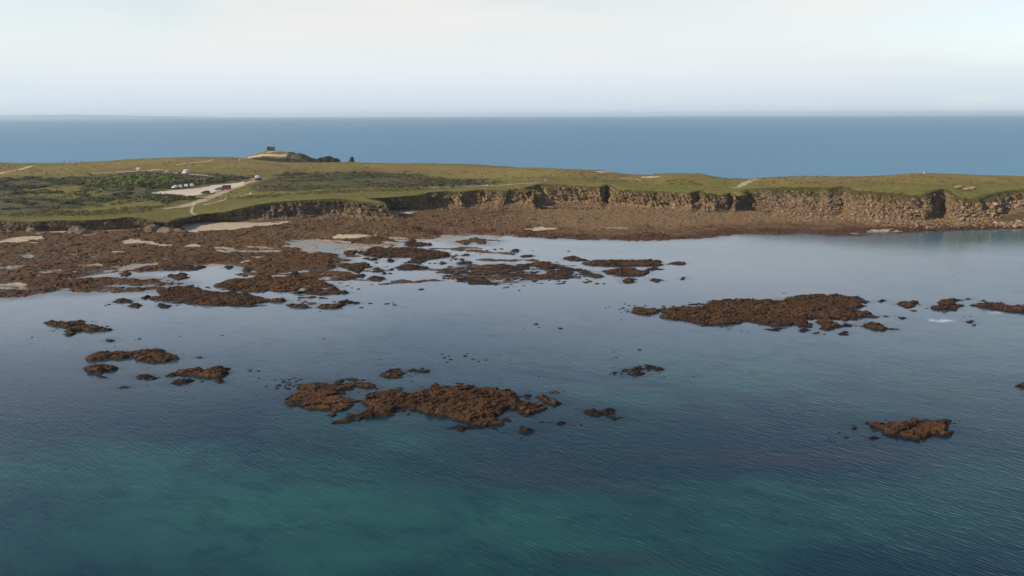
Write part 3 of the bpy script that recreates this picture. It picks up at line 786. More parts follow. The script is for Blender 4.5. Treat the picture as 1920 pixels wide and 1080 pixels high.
# ------------------------------------------------------------------ reefs standing in the bay
REEFS = [  # polygon in pixels, height, label, group
 ([(300,521),(322,516),(345,515),(358,519),(345,523),(322,524)], .45, 'small low brown rock in the pool behind the long left-hand weed ridge'),
 ([(222,514),(235,511),(247,515),(240,518),(228,518)], .4, 'little rock at the narrow left end of the shore pool'),
 ([(418,502),(428,499),(438,502),(428,505)], .35, 'lone green-brown rock in the middle of the shore pool'),
 ([(315,506),(330,498),(365,498),(384,502),(370,507),(340,508)], .4, 'flat brown rock tongue at the far bank of the shore pool'),
 ([(453,507),(460,503),(470,503),(477,508),(465,512)], .5, 'oval grey rock beside the right end of the shore pool'),
 ([(478,521),(485,514),(500,513),(508,520),(495,526),(482,525)], .6, 'rounded dark rock just behind the broad middle reef'),
 ([(541,521),(545,514),(558,513),(563,519),(552,523)], .7, 'black rounded boulder on the far edge of the broad middle reef'),
 ([(412,535),(425,531),(440,526),(470,524),(500,524),(540,518),(580,521),(600,524),(620,532),(640,540),(600,541),(560,541),(545,546),(500,545),(470,548),(435,546),(428,540)], .65, 'broad rust-brown reef in front of the shore pool, right of the long ridge'),
 ([(553,549),(575,543),(590,539),(615,542),(635,548),(620,552),(600,554),(580,552),(565,550)], .45, 'olive-brown islet with a pale sand rim below the broad middle reef'),
 ([(637,549),(645,546),(655,548),(650,552),(641,552)], .45, 'single dark oval rock right of the sand-rimmed islet'),
 ([(290,543),(330,540),(365,542),(395,548),(430,549),(470,555),(500,560),(540,564),(538,569),(500,566),(475,569),(440,574),(400,573),(370,570),(340,570),(310,566),(283,562),(295,553)], .75, 'long weed-covered reef lying nearest the open water, left of centre'),
 ([(212,566),(222,562),(240,561),(252,564),(245,569),(220,569)], .35, 'flat dark islet left of the long near reef, the farthest out of three'),
 ([(240,574),(250,570),(263,573),(255,578)], .45, 'small black rock below the flat dark islet left of the long reef'),
 ([(293,574),(303,570),(320,573),(312,578),(298,577)], .4, 'small grey-brown rock just under the left end of the long near reef'),
 ([(262,559),(275,556),(284,559),(272,562)], .4, 'dark rock touching the left tip of the long near reef'),
 ([(541,572),(555,570),(575,572),(588,577),(570,579),(548,576)], .4, 'thin brown islet off the right tip of the long near reef'),
 ([(588,575),(610,571),(640,570),(652,573),(630,579),(605,578)], .4, 'ragged brown islet right of the thin one, ending the chain'),
 ([(634,566),(650,564),(678,568),(665,571),(640,569)], .3, 'very thin streak of rock above the ragged end islet of the chain'),
 ([(635,495),(665,492),(690,496),(703,501),(690,506),(675,512),(650,507),(636,501)], .5, 'brown wedge-shaped reef in the shallows left of centre'),
 ([(698,506),(712,503),(734,506),(725,510),(705,510)], .35, 'grey-green flat rock at the right point of the wedge-shaped reef'),
 ([(629,522),(640,518),(665,516),(682,518),(665,523),(645,526)], .4, 'dark elongated islet below the wedge-shaped reef'),
 ([(690,522),(705,519),(722,521),(718,527),(700,528)], .4, 'dark lumpy islet right of the elongated one'),
 ([(715,512),(722,511),(727,514),(717,516)], .3, 'tiny dark rock between the flat rock and the lumpy islet'),
 ([(679,484),(690,483),(712,489),(695,490)], .35, 'slanting dark sliver of rock above the wedge-shaped reef'),
 ([(724,489),(733,485),(743,489),(732,492)], .35, 'small oval rock right of the slanting sliver'),
 ([(672,473),(700,466),(760,466),(800,468),(838,473),(841,480),(820,486),(785,486),(755,485),(730,484),(700,482),(675,478)], .5, 'wide red-brown reef in the shallows just off the wet sand'),
 ([(643,474),(658,470),(672,473),(668,479),(652,480)], .35, 'small brown reef at the left end of the wide red-brown one'),
 ([(757,491),(775,487),(800,489),(790,494),(765,494)], .35, 'dark knobbly islet under the middle of the wide red-brown reef'),
 ([(745,500),(765,496),(800,499),(810,504),(780,507),(755,504)], .4, 'flat brown islet linking the wedge reef and the sandy central reef'),
 ([(823,493),(830,490),(839,494),(828,497)], .35, 'small dark rock above the sandy central reef, on its left'),
 ([(760,457),(765,450),(778,450),(786,456),(806,458),(800,461),(775,463),(760,461)], .5, 'forked dark rock on the edge of the wet sand'),
 ([(852,495),(862,491),(882,491),(886,495),(868,497)], .35, 'flat brown rock on the upper left rim of the sandy central reef'),
 ([(815,506),(850,500),(880,498),(930,494),(985,495),(1000,494),(1040,495),(1060,501),(1100,506),(1119,509),(1110,515),(1090,520),(1060,522),(1000,527),(960,532),(925,533),(890,531),(860,525),(830,516)], .42, 'sprawling orange-brown central reef broken by pale sand pools'),
 ([(1003,501),(1000,494),(1040,493),(1048,497),(1060,501),(1030,505)], .9, 'dark hump rising on the back of the central reef'),
 ([(1100,517),(1115,514),(1131,518),(1115,523)], .35, 'small brown rock at the lower right tip of the central reef'),
 ([(1054,487),(1063,482),(1080,483),(1102,489),(1080,490)], .45, 'grey-brown islet pointing right above the central reef'),
 ([(1095,495),(1110,491),(1140,488),(1180,487),(1220,487),(1246,494),(1240,499),(1200,500),(1160,498),(1130,499),(1110,498)], .5, 'long dark islet forming the upper right arm beyond the central reef'),
 ([(1252,495),(1270,492),(1291,494),(1275,497)], .35, 'thin black rock off the right end of the long dark islet'),
 ([(1126,508),(1150,504),(1180,504),(1210,509),(1222,512),(1195,516),(1160,518),(1135,513)], .5, 'brown islet right of the central reef and below the long dark one'),
 ([(1209,505),(1230,502),(1242,505),(1225,507)], .3, 'thin rock streak squeezed between the two right-hand islets'),
 ([(1164,527),(1170,522),(1192,525),(1188,530),(1168,531)], .4, 'dark two-lobed rock below the brown right-hand islet'),
 ([(1214,522),(1232,524),(1246,526),(1232,529),(1222,526)], .3, 'dark arrow-shaped rock right of the two-lobed one'),
 ([(1274,524),(1280,519),(1288,520),(1282,525)], .3, 'small dark rock farthest right of the shallow reefs'),
 ([(957,472),(962,467),(972,468),(972,473)], .4, 'tiny rock alone in the clear water above the central reef'),
 ([(974,481),(990,478),(1004,480),(985,483)], .3, 'thin rock bar under the tiny lone rock'),
 ([(1054,533-3),(1052,531),(1050,534)], .2, 'speck of dark rock below the central reef'),
 ([(1247,584),(1260,580),(1298,580),(1310,573),(1345,568),(1390,565),(1440,563),(1490,557),(1520,554),(1580,556),(1605,564),(1608,574),(1580,581),(1610,587),(1652,592),(1625,596),(1600,599),(1550,598),(1520,597),(1480,608),(1440,609),(1400,602),(1380,605),(1350,610),(1310,608),(1285,603),(1255,594)], .85, 'large dark brown reef in the right half of the bay'),
 ([(1180,585),(1195,577),(1220,577),(1240,582),(1235,591),(1215,593),(1195,588)], .45, 'scattered orange-brown reef trailing left of the large right-hand one'),
 ([(1485,607),(1500,604),(1525,608),(1530,614),(1505,614)], .4, 'narrow dark islet under the lower edge of the large right-hand reef'),
 ([(1532,603),(1550,600),(1563,605),(1576,613),(1560,619),(1540,616)], .5, 'dark block of rock under the right end of the large reef'),
 ([(1605,606),(1625,602),(1650,608),(1665,615),(1687,616),(1670,621),(1640,621),(1620,615)], .45, 'slanting dark islet at the lower right of the large reef'),
 ([(1434,618),(1450,615),(1472,617),(1455,621)], .3, 'left thin black rock in the row below the large reef'),
 ([(1494,620),(1510,616),(1523,618),(1506,623)], .3, 'thin black rock in the middle of the row below the large reef'),
 ([(1573,610),(1585,607),(1602,609),(1585,615)], .35, 'oval black rock between the dark block and the slanting islet'),
 ([(1524,625),(1532,621),(1539,625),(1530,628)], .3, 'round black rock, lowest under the large reef'),
 ([(1573,627),(1582,622),(1593,624),(1585,628)], .3, 'small black rock right of the lowest round one'),
 ([(1617,568),(1626,565),(1636,566),(1628,570)], .3, 'small dark rock just off the right point of the large reef'),
 ([(1645,565),(1655,562),(1667,564),(1655,567)], .3, 'second small dark rock right of the large reef, farther out'),
 ([(1672,570),(1690,566),(1705,565),(1727,571),(1700,576),(1680,573)], .5, 'dark lens-shaped islet between the large reef and the breaking water'),
 ([(1748,573),(1775,566),(1806,567),(1800,573),(1805,579),(1770,583),(1750,580)], .55, 'brown islet just above the patch of foam'),
 ([(1809,562),(1817,559),(1828,561),(1818,563)], .3, 'tiny dark rock above and right of the islet by the foam'),
 ([(1825,573),(1850,570),(1870,566),(1882,569),(1895,575),(1920,573),(1975,576),(1965,585),(1900,586),(1860,581),(1835,577)], .5, 'brown reef with white wash, cut by the right edge'),
 ([(1812,604),(1820,601),(1829,602),(1824,606)], .3, 'small black rock right of the foam'),
 ([(1685,598),(1692,595),(1699,597),(1692,599)], .3, 'small black rock left of the foam'),
 ([(99,608),(107,603),(130,607),(152,606),(170,612),(192,614),(203,620),(190,625),(170,622),(155,622),(130,627),(120,619)], .7, 'craggy brown islet alone near the left edge of the bay'),
 ([(165,671),(178,663),(205,662),(235,660),(262,658),(280,656),(305,659),(322,665),(339,671),(322,675),(308,678),(275,678),(265,672),(240,671),(220,676),(190,675)], .75, 'long dark rock bar on the left, largest of its group'),
 ([(160,692),(170,686),(190,687),(212,688),(221,694),(205,699),(180,700),(168,698)], .6, 'short dark oval rock below the left end of the long rock bar'),
 ([(318,702),(340,698),(370,696),(400,692),(417,691),(431,699),(415,707),(395,711),(370,707),(340,708)], .6, 'brown rock with a narrow dark tail, right of the group'),
 ([(310,719),(325,713),(345,710),(358,717),(350,722),(330,723)], .5, 'lumpy dark rock directly under the tailed rock'),
 ([(250,707),(265,702),(285,704),(300,708),(285,711),(260,711)], .35, 'low thin rock between the oval rock and the tailed rock'),
 ([(401,715),(408,711),(418,712),(420,718),(408,720)], .4, 'small rounded rock under the right end of the tailed rock'),
 ([(214,727),(232,724),(248,725),(235,729)], .3, 'thin black rock streak, lowest of the left group'),
 ([(187,706),(197,705),(204,709),(196,711)], .3, 'small rock splinter under the short oval rock'),
 ([(365,670),(373,668),(383,670),(374,672)], .3, 'thin dark rock right of the long rock bar'),
 ([(197,639),(204,635),(213,638),(207,643)], .5, 'round black rock between the craggy islet and the long bar'),
 ([(540,741),(555,727),(580,719),(600,714),(640,715),(680,718),(706,723),(700,731),(680,734),(660,735),(652,744),(668,752),(640,766),(620,770),(600,767),(575,764),(550,759)], .5, 'flat orange-brown left half of the big near reef'),
 ([(655,778),(672,766),(690,751),(700,745),(725,740),(735,731),(770,732),(790,728),(830,730),(860,727),(890,731),(915,730),(935,738),(950,743),(959,752),(953,765),(945,776),(940,791),(920,796),(880,797),(870,788),(850,781),(830,777),(800,775),(780,777),(740,774),(700,783),(670,783)], 1.0, 'craggy dark brown right half of the big near reef'),
 ([(953,762),(962,753),(985,753),(1005,757),(1023,768),(1005,778),(985,778),(962,771)], .6, 'rocky outlier at the right shoulder of the big near reef'),
 ([(830,804),(860,800),(900,797),(904,803),(870,807)], .35, 'low rock shelf just below the big near reef'),
 ([(967,811),(976,803),(1012,806),(985,814)], .5, 'dark pointed rock lower right of the big near reef'),
 ([(981,743),(990,738),(999,742),(990,748)], .5, 'small dark rock above the rocky outlier'),
 ([(1000,748),(1018,741),(1036,739),(1033,749),(1060,757),(1040,761),(1020,752)], .45, 'spiky thin reef off the upper right of the big near reef'),
 ([(1093,774),(1108,769),(1122,770),(1128,777),(1112,779)], .45, 'left stone of the loose chain right of the big near reef'),
 ([(1124,776),(1134,770),(1150,769),(1156,776),(1140,781)], .45, 'middle stones of the loose chain right of the big near reef'),
 ([(1140,785),(1150,779),(1166,780),(1169,785),(1150,789)], .35, 'flat right stone of the loose chain right of the big near reef'),
 ([(1042,795),(1050,790),(1064,793),(1054,798)], .4, 'rounded brown stone right of the dark pointed rock'),
 ([(1009,793),(1016,791),(1023,793),(1015,795)], .3, 'small dark stone between the pointed rock and the outlier'),
 ([(711,704),(722,697),(745,694),(757,698),(755,705),(745,708),(725,708)], .4, 'small brown reef behind the big near reef, left half of a pair'),
 ([(757,697),(775,693),(803,694),(803,700),(785,700),(770,698)], .35, 'thin brown reef behind the big near reef, right half of a pair'),
 ([(1158,699),(1165,693),(1180,694),(1172,700)], .35, 'left stones of the broken reef in the right middle of the bay'),
 ([(1178,696),(1186,690),(1202,690),(1196,697)], .35, 'top left block of the broken reef in the right middle'),
 ([(1196,692),(1215,686),(1230,688),(1243,691),(1230,697),(1215,693)], .35, 'spiky right arm of the broken reef in the right middle'),
 ([(1172,703),(1190,699),(1212,699),(1195,705)], .2, 'flat near edge of the broken reef in the right middle'),
 ([(1617,797),(1625,791),(1660,793),(1690,792),(1720,788),(1750,791),(1787,790),(1780,798),(1765,803),(1797,808),(1780,816),(1755,814),(1735,827),(1712,827),(1695,820),(1670,814),(1650,806)], .6, 'ragged brown reef alone in the lower right of the bay'),
 ([(1594,802),(1601,796),(1611,801),(1603,807)], .5, 'round rock left of the ragged lower right reef'),
 ([(1625,823),(1640,819),(1658,823),(1640,827)], .3, 'flat plate of rock below the ragged lower right reef'),
 ([(1905,723),(1920,718),(1960,716),(1960,728),(1920,729)], .45, 'rust-brown rock cut by the right edge, halfway down the bay'),
 ([(835,479),(852,484),(863,487),(850,487)], .25, 'slim black rock off the right tip of the wide red-brown reef'),
 ([(857,486),(868,485),(873,488),(862,489)], .25, 'lower of two slim rocks right of the wide red-brown reef'),
 ([(865,479),(875,477),(886,479),(875,481)], .25, 'flat black rock farthest right of the wide red-brown reef'),
]
reef_polys = []
def build_reef(pts, hgt, label, i):
    q = P(*pts, z=0.0)
    reef_polys.append(q)
    c = q.mean(0)
    D = c[1]
    res = max(.14, min(.40, D / 850))
    mar = 3.0
    xs = np.arange(q[:, 0].min() - mar, q[:, 0].max() + mar, res); ys = np.arange(q[:, 1].min() - mar, q[:, 1].max() + mar, res)
    X, Y = np.meshgrid(xs, ys)
    size = min(np.ptp(q[:, 0]), np.ptp(q[:, 1]))
    wa = min(2.6, .26 * size + .15)
    ws = min(5.0, .4 * size + .8)
    wx = X + wa * fbm(X, Y, ws, 3, 100 + i); wy = Y + wa * 1.2 * fbm(X, Y, ws, 3, 140 + i)
    d = sdf(wx, wy, q)
    d = d - .07 * size * np.maximum(0, fbm(X, Y, .35 * size + .8, 4, 170 + i)) * 2 + .045 * size
    rag = fbm(X * .45 + .15 * Y, Y, min(2.2, .5 + size * .12), 4, 190 + i)
    d = d + min(1.3, .14 * size) * rag
    if size > 8: d = np.maximum(d, np.where(d > -1.5 - .07 * size, .9 * (fbm(X * .5, Y, 1.5, 4, 210 + i) - .30) , -9))
    rise = hgt * np.clip(d / (1.2 + .12 * size), -2, 1)
    warm = 1.0 if ('orange' in label or 'rust' in label) else .25
    if 'broken reef' in label: hgt = .30
    hgt = hgt * (.95 if 'flat orange' in label else .85)
    rise = np.where(d > 0, hgt * (1 - np.exp(-d * 1.5 / (.6 + .10 * size))), d * .55)
    l1 = lumps(X, Y, 1.5, 7, .45, 1.7); l2 = lumps(X, Y, .7, 8, .3, 1.5); l3 = lumps(X, Y, 3.6, 9, .5, 1.8)
    a = np.clip(.25 + d * .8, 0, 1) * min(1, .5 + hgt) * (.62 if 'flat orange' in label else 1)
    if 'sand pools' in label: a = a * (1 - .75 * smooth(.15, .35, fbm(X, Y, 9, 4, 333)))
    Z = rise * .55 + a * (.20 * l1 + .14 * l2 + .20 * l3 * hgt + .40 * slabs(X, Y, 1.3, 15, .35) + .22 * slabs(X, Y, .6, 16, .5, 2) + .16 * fbm(X, Y, 1.0, 4, 12)) - (.26 if size > 6 else .15)
    if 'sand pools' in label: Z = np.where(d > 0, Z * .75 - .14 + .22 * fbm(X, Y, 8, 4, 55), Z)
    wet = np.clip(smooth(.42, .08, Z + .08 * l2) + (.5 if size < 4 else 0), 0, 1)
    me = grid_mesh('reef', xs, ys, Z, (Z > -1.0) & (d > -3.2), M_reef, {'wet': wet, 'warm': np.full(Z.shape, warm) * np.clip(.6 + .8 * fbm(X, Y, 7, 3, 44), 0, 1)}, origin=(c[0], c[1]))
    me.shade_flat()
    if len(me.polygons) == 0: return
    o = link('reef', me, loc=(c[0], c[1], 0))
    tag(o, label, 'reef', 'reefs and islets standing in the bay')
for i, (pts, hgt, label) in enumerate(REEFS): build_reef(pts, hgt, label, i)

# ------------------------------------------------------------------ single small rocks
def rock_mesh(name, seed, mats, sub=3, flat=.6, rough=.35):
    bm = bmesh.new(); bmesh.ops.create_icosphere(bm, subdivisions=sub, radius=1.0)
    r = random.Random(seed); co = np.array([v.co[:] for v in bm.verts])
    pl = []
    for _ in range(9):
        n = np.array([r.gauss(0, 1) for _ in range(3)]); n /= np.linalg.norm(n); pl.append((n, r.uniform(.62, .92)))
    for n, d in pl:
        k = co @ n; co = co - np.outer(np.maximum(k - d, 0), n)
    co *= (1 + rough * .5 * fbm3(co[:, 0] + seed, co[:, 1], co[:, 2], .8, 3, seed))[:, None]
    co *= np.array([1, r.uniform(.55, .9), flat * r.uniform(.8, 1.15)])
    for v, c in zip(bm.verts, co): v.co = c
    me = bpy.data.meshes.new(name); bm.to_mesh(me); bm.free(); me.materials.append(mats); return me
DARK = [rock_mesh('rock', s, M_rockdark, 2, .5) for s in range(6)]
BOULD = [rock_mesh('boulder', 20 + s, M_boulder, 2, .75) for s in range(9)]
BROWN = [rock_mesh('rock', 40 + s, M_rockbrown, 2, .6) for s in range(6)]

def put_rock(px, py, wpx, label, group, meshes=DARK, flat=1.0, rz=None):
    p = at(px, py, 0); sl = math.hypot(p[1], CAM_H)
    s = .5 * wpx * sl / FOC
    o = link('rock', random.choice(meshes), loc=(p[0], p[1], -.05 * s))
    o.rotation_euler = (random.uniform(-.15, .15), random.uniform(-.15, .15), random.uniform(-.4, .4) if rz is None else rz)
    o.scale = (s * random.uniform(.95, 1.15), s * random.uniform(.8, 1.0), s * random.uniform(.6, .95) * flat)
    tag(o, label, 'rock', group)
DOTS = [
 ('dark small rock near the left rock group', 'small rocks around the left rock group',
  [(262,636,9),(253,638,4),(215,641,5),(216,650,4),(338,631,4),(417,629,8),(343,664,4),(270,679,5),(277,690,4),(276,723,5),(252,727,4),(378,716,8),(349,734,5),(361,745,4),(607,635,5),(60,633,6)]),
 ('small rock left of the big near reef', 'small rocks left of the big near reef',
  [(468,695,12),(484,696,8),(496,699,4),(486,709,6),(499,724,5),(500,706,3),(516,712,5),(522,722,13),(520,728,10),(531,716,8),(534,724,7),(540,711,6),(545,718,8),(528,711,5),(551,709,6),(556,715,9),(565,712,5),(538,730,6),(550,724,7)]),
 ('small dark rock hugging the big near reef', 'small rocks under the big near reef',
  [(548,762,8),(580,766,9),(602,770,9),(612,769,7),(627,773,7),(655,776,10),(663,780,12),(700,775,9),(718,736,10),(705,740,8),(693,739,7),(765,777,9),(830,779,9),(852,786,12),(858,797,10),(700,722,8),(977,822,7),(1068,818,6),(1058,733,5),(1042,734,7),(1045,757,6),(1078,797,6),(1088,797,8),(985,790,5),(1033,791,8)]),
 ('dark speck of rock in the mid bay', 'specks of rock in mid bay',
  [(828,664,6),(833,671,9),(845,674,11),(838,679,7),(872,668,10),(876,663,5),(886,674,9),(897,678,7),(910,675,7),(955,675,5),(935,665,5),(842,668,7),(712,674,4),(680,677,4),(690,713,4),(772,715,5),(760,714,4),(984,617,5),(1005,608,10),(1010,614,6),(1051,616,9),(1010,706,4)]),
 ('dark speck of rock by the broken reef', 'specks of rock by the broken reef',
  [(1144,702,5),(1150,689,4),(1222,702,5),(1237,700,4),(1245,706,5),(1268,708,4),(1258,704,4),(1150,660,5),(1165,659,4),(1200,656,9),(1155,670,6),(1215,705,4),(1300,706,5),(1165,707,6),(1188,708,5)]),
 ('small dark rock off the large right reef', 'small rocks off the large right reef',
  [(1136,577,5),(1142,575,5),(1162,580,7),(1168,578,9),(1171,570,5),(1180,573,8),(1164,586,5),(1190,573,6),(1245,579,8),(1262,574,9),(1285,573,6),(1250,586,8),(1305,577,6),(1280,573,5),(1365,618,6),(1370,616,5),(1390,620,5),(1402,622,5),(1330,566,10),(1390,563,10),(1165,600,4),(1347,567,11)]),
 ('small dark rock near the foam patch', 'small rocks near the foam',
  [(1689,596,8),(1823,603,7),(1826,610,10),(1713,583,10),(1820,593,5),(1770,587,6),(1845,564,9),(1850,567,8),(1808,594,5),(1560,617,6),(1552,620,9),(1560,552,7),(1605,611,7),(1546,627,5)]),
 ('small dark rock off the lower right reef', 'small rocks by the lower right reef',
  [(1574,811,7),(1586,820,12),(1553,823,7),(1558,827,6),(1565,829,5),(1667,791,6),(1719,786,7),(1800,789,6),(1730,827,12),(1724,824,8),(1640,836,4),(1568,835,5)]),
 ('small dark rock among the shore reefs', 'small rocks among the shore reefs',
  [(204,571,9),(695,569,11),(725,570,12),(740,572,10),(736,568,7),(790,543,12),(768,528,12),(786,529,9),(945,540,8),(973,545,6),(1049,532,6),(1060,524,5),(1098,530,12),(1106,528,10),(1120,532,9),(1132,532,9),(1152,519,5),(1011,532,5),(1030,526,5),(900,470,5),(895,470,12),(912,470,9),(928,468,8),(940,467,9),(900,477,5),(866,466,4),(936,452,6),(1067,471,8),(1000,470,5),(406,535,6),(411,539,8),(361,535,8),(372,537,5),(392,540,5),(460,518,11),(535,496,9),(583,506,10),(600,517,12),(590,518,8),(610,517,10),(618,518,12),(660,514,8),(680,521,7),(706,493,10),(725,500,6),(732,513,9),(745,486,5),(771,504,8),(792,492,7),(806,494,6),(815,494,7),(843,475,6),(850,481,9),(856,478,8),(846,488,6),(627,566,7),(640,579,8),(678,577,9),(601,584,5),(560,563,9),(605,559,12),(563,559,11),(652,536,9),(660,540,7),(672,542,9),(612,560,7),(700,470,7),(198,573,6),(275,538,6)]),
]
def spray(lab, poly, n, w0, w1):
    q = np.array(poly, float); lo, hi = q.min(0), q.max(0); L = []
    while len(L) < n:
        a, b = random.uniform(lo[0], hi[0]), random.uniform(lo[1], hi[1])
        if inside(np.array([a]), np.array([b]), q)[0]: L.append((a, b, random.uniform(w0, w1)))
    for d_ in DOTS:
        if d_[0] == lab: d_[2].extend(L)
spray('dark speck of rock by the broken reef', [(1148,699),(1170,691),(1215,684),(1245,688),(1235,697),(1190,705),(1155,706)], 34, 4, 12)
spray('small rock left of the big near reef', [(515,722),(540,708),(575,709),(560,720),(540,732)], 14, 4, 9)
spray('small dark rock hugging the big near reef', [(985,748),(1000,738),(1045,732),(1060,752),(1020,762)], 16, 4, 12)
spray('dark speck of rock in the mid bay', [(708,704),(735,692),(803,690),(806,700),(750,709)], 22, 4, 11)
spray('small dark rock off the large right reef', [(1165,588),(1180,573),(1250,573),(1255,590),(1205,595)], 20, 4, 10)
spray('small dark rock off the lower right reef', [(1612,790),(1700,784),(1800,788),(1790,818),(1730,830),(1640,828)], 16, 4, 9)
spray('small dark rock among the shore reefs', [(800,506),(860,524),(930,534),(1060,524),(1120,515),(1100,528),(960,540),(840,528)], 40, 3, 9)
for lab, grp, lst in DOTS:
    for x_, y_, w_ in lst: put_rock(x_, y_, w_ * random.uniform(.9, 1.15), lab, grp)

# ------------------------------------------------------------------ boulders at the cliff foot
def curtain_pt(u, t):
    c = min(nc - 1, max(0, int(u * nc))); r = min(nr - 1, 2 + int(t * (NT_ - 1)))
    return CLX[r, c], CLY[r, c], CLZ[r, c], out[c]
def u_of(px):
    best = np.abs(FA[:, 0] / FA[:, 1] - (px - 960) / FOC).argmin(); return best / nc
n_b = 0
def boulders(n, x0, x1, tmax, smin, smax, label, group, outmax=7.0, meshes=BOULD, name='boulder', bias=1.0):
    global n_b
    us = [u_of(x0), u_of(x1)]
    for k in range(n):
        u = random.uniform(*us)
        s = smin + (smax - smin) * random.random() ** 3
        if random.random() < .55:
            t = tmax * random.random() ** bias; bx, by, bz, ov = curtain_pt(u, t)
        else:
            bx, by, bz, ov = curtain_pt(u, 0); e = random.uniform(0, outmax)
            bx += ov[0] * e; by += ov[1] * e; bz = fore_z(bx, by)
            if bz < .1: continue
        o = link(name, random.choice(meshes), loc=(bx, by, bz + .15 * s))
        o.rotation_euler = (random.uniform(-.5, .5), random.uniform(-.5, .5), random.uniform(0, 6.28))
        o.scale = (s, s * random.uniform(.7, 1), s * random.uniform(.6, .95))
        tag(o, label, 'boulder', group); n_b += 1
boulders(120, 1790, 1925, .55, .45, 1.7, 'tan boulder on the far right rubble slope', 'boulders of the far right rubble slope', 9)
boulders(75, 1600, 1790, .5, .4, 1.4, 'tan boulder under the right-hand cliff', 'boulders below the right-hand cliff', 8)
boulders(45, 1440, 1600, .35, .4, 1.2, 'tan boulder right of the triangular recess', 'boulders right of the triangular recess', 6)
boulders(34, 1050, 1430, .12, .35, 1.0, 'pale stone under the fluted middle cliff', 'stones under the fluted middle cliff', 6)
boulders(12, 660, 745, .15, .35, 1.0, 'brown stone round the sunlit spur foot', 'stones round the sunlit spur', 4)
def rubble(name, n, x0, x1, tmax, outmax, s0, s1, mat):
    bm = bmesh.new(); bmesh.ops.create_icosphere(bm, subdivisions=1, radius=1.0)
    I = np.array([v.co[:] for v in bm.verts]); T = np.array([[v.index for v in f.verts] for f in bm.faces]); bm.free()
    VV_ = []; FF_ = []; k = 0
    for _ in range(n):
        u = random.uniform(u_of(x0), u_of(x1)); s_ = s0 + (s1 - s0) * random.random() ** 2.5
        bx, by, bz, ov = curtain_pt(u, tmax * random.random() ** 1.4)
        if random.random() < .5:
            bx, by, bz, ov = curtain_pt(u, 0); e = outmax * random.random() ** 1.3; bx += ov[0] * e + random.uniform(-1, 1); by += ov[1] * e; bz = fore_z(bx, by)
            if bz < .15: continue
        M_ = I * (s_ * np.array([random.uniform(.8, 1.4), random.uniform(.6, 1), random.uniform(.5, .9)])) * (1 + .25 * rng.random((len(I), 1)))
        VV_.append(M_ + np.array([bx, by, bz + .1 * s_])); FF_.append(T + k * len(I)); k += 1
    tag(link(name, mesh_np(name, np.concatenate(VV_), np.concatenate(FF_), mat, None, False)), kind='stuff')
rubble('cliff_rubble', 5200, 1430, 1925, .55, 15, .2, .75, M_rubble)
rubble('cliff_rubble', 2200, 760, 1430, .12, 10, .18, .55, M_rubble)
rubble('cliff_rubble', 900, 500, 760, .15, 9, .18, .55, M_rubble)
# big slabs on the far right slope
for px_, py_, sz, lab in ((1862,384,4.2,'largest pale slab leaning on the rubble slope at the far right'), (1882,392,2.6,'pale slab below the largest one on the far right slope'), (1826,389,2.6,'pale slab left of the largest one on the far right slope'),
                          (1843,381,2.4,'tilted pale slab above and left of the largest one'), (1905,399,2.0,'rounded pale slab near the right edge below the dark recess')):
    p = at(px_, py_, 6.5 if py_ < 390 else 5.0)
    o = link('boulder', BOULD[3], loc=tuple(p)); o.scale = (sz, sz * .6, sz * .42); o.rotation_euler = (.1, -.35, .35); tag(o, lab, 'boulder', 'slabs of the far right slope')
# free-standing crags on the beach
CRAG = [rock_mesh('crag', 60 + s, M_boulder, 4, 1.0, .7) for s in range(4)]
M_crag = M_cliff
for m in CRAG:
    m.materials.clear(); m.materials.append(mat_boulder('crag_rock', .25))
for px_, py_, zz, w, h, lab in ((52,434,1.2,2.6,2.6,'pinkish crag standing on the beach near the left edge'), (64,438,1,2.2,1.7,'dark crag just right of the pinkish one'), (84,441,.9,2.6,.9,'low dark rock hump on the beach, left of the bare sand'),
                                (146,437,1.2,2.4,2.8,'pointed crag at the right end of the left beach'), (153,440,1,2.2,2.0,'dark block leaning against the pointed crag'), (175,442,.9,2.8,.9,'low dark hump right of the pointed crag'),
                                (318,437,1,4.0,2.2,'broad dark crag at the tip of the left headland'), (340,437,1,2.8,1.5,'low crag trailing off the left headland'), (292,436,1.2,3.2,2.6,'tan crag under the left headland'),
                                (742,408,1.5,1.6,2.0,'dark rock at the very tip of the sunlit spur')):
    p = at(px_, py_, zz); o = link('crag', CRAG[int(px_) % 4], loc=tuple(p)); w, h = w * 1.35, h * 1.3; o.scale = (w, w * .8, h); o.rotation_euler = (0, random.uniform(-.15, .15), random.uniform(-.5, .5)); tag(o, lab, 'crag', 'crags on the shore')
for px_, py_, s, lab in ((1800,354,1.7,'dark outcrop on the right-hand turf, left of the pair of pale ones'), (1812,357,1.4,'pale outcrop in the right-hand turf, in the middle'), (1822,355,1.2,'small pale outcrop in the right-hand turf, on the right')):
    p = hit(px_, py_); o = link('outcrop', BOULD[px_ % 9], loc=tuple(p)); o.location.z += .35 * s; o.scale = (s * 1.5, s, s * .9); tag(o, lab, 'outcrop', 'outcrops in the right-hand turf')

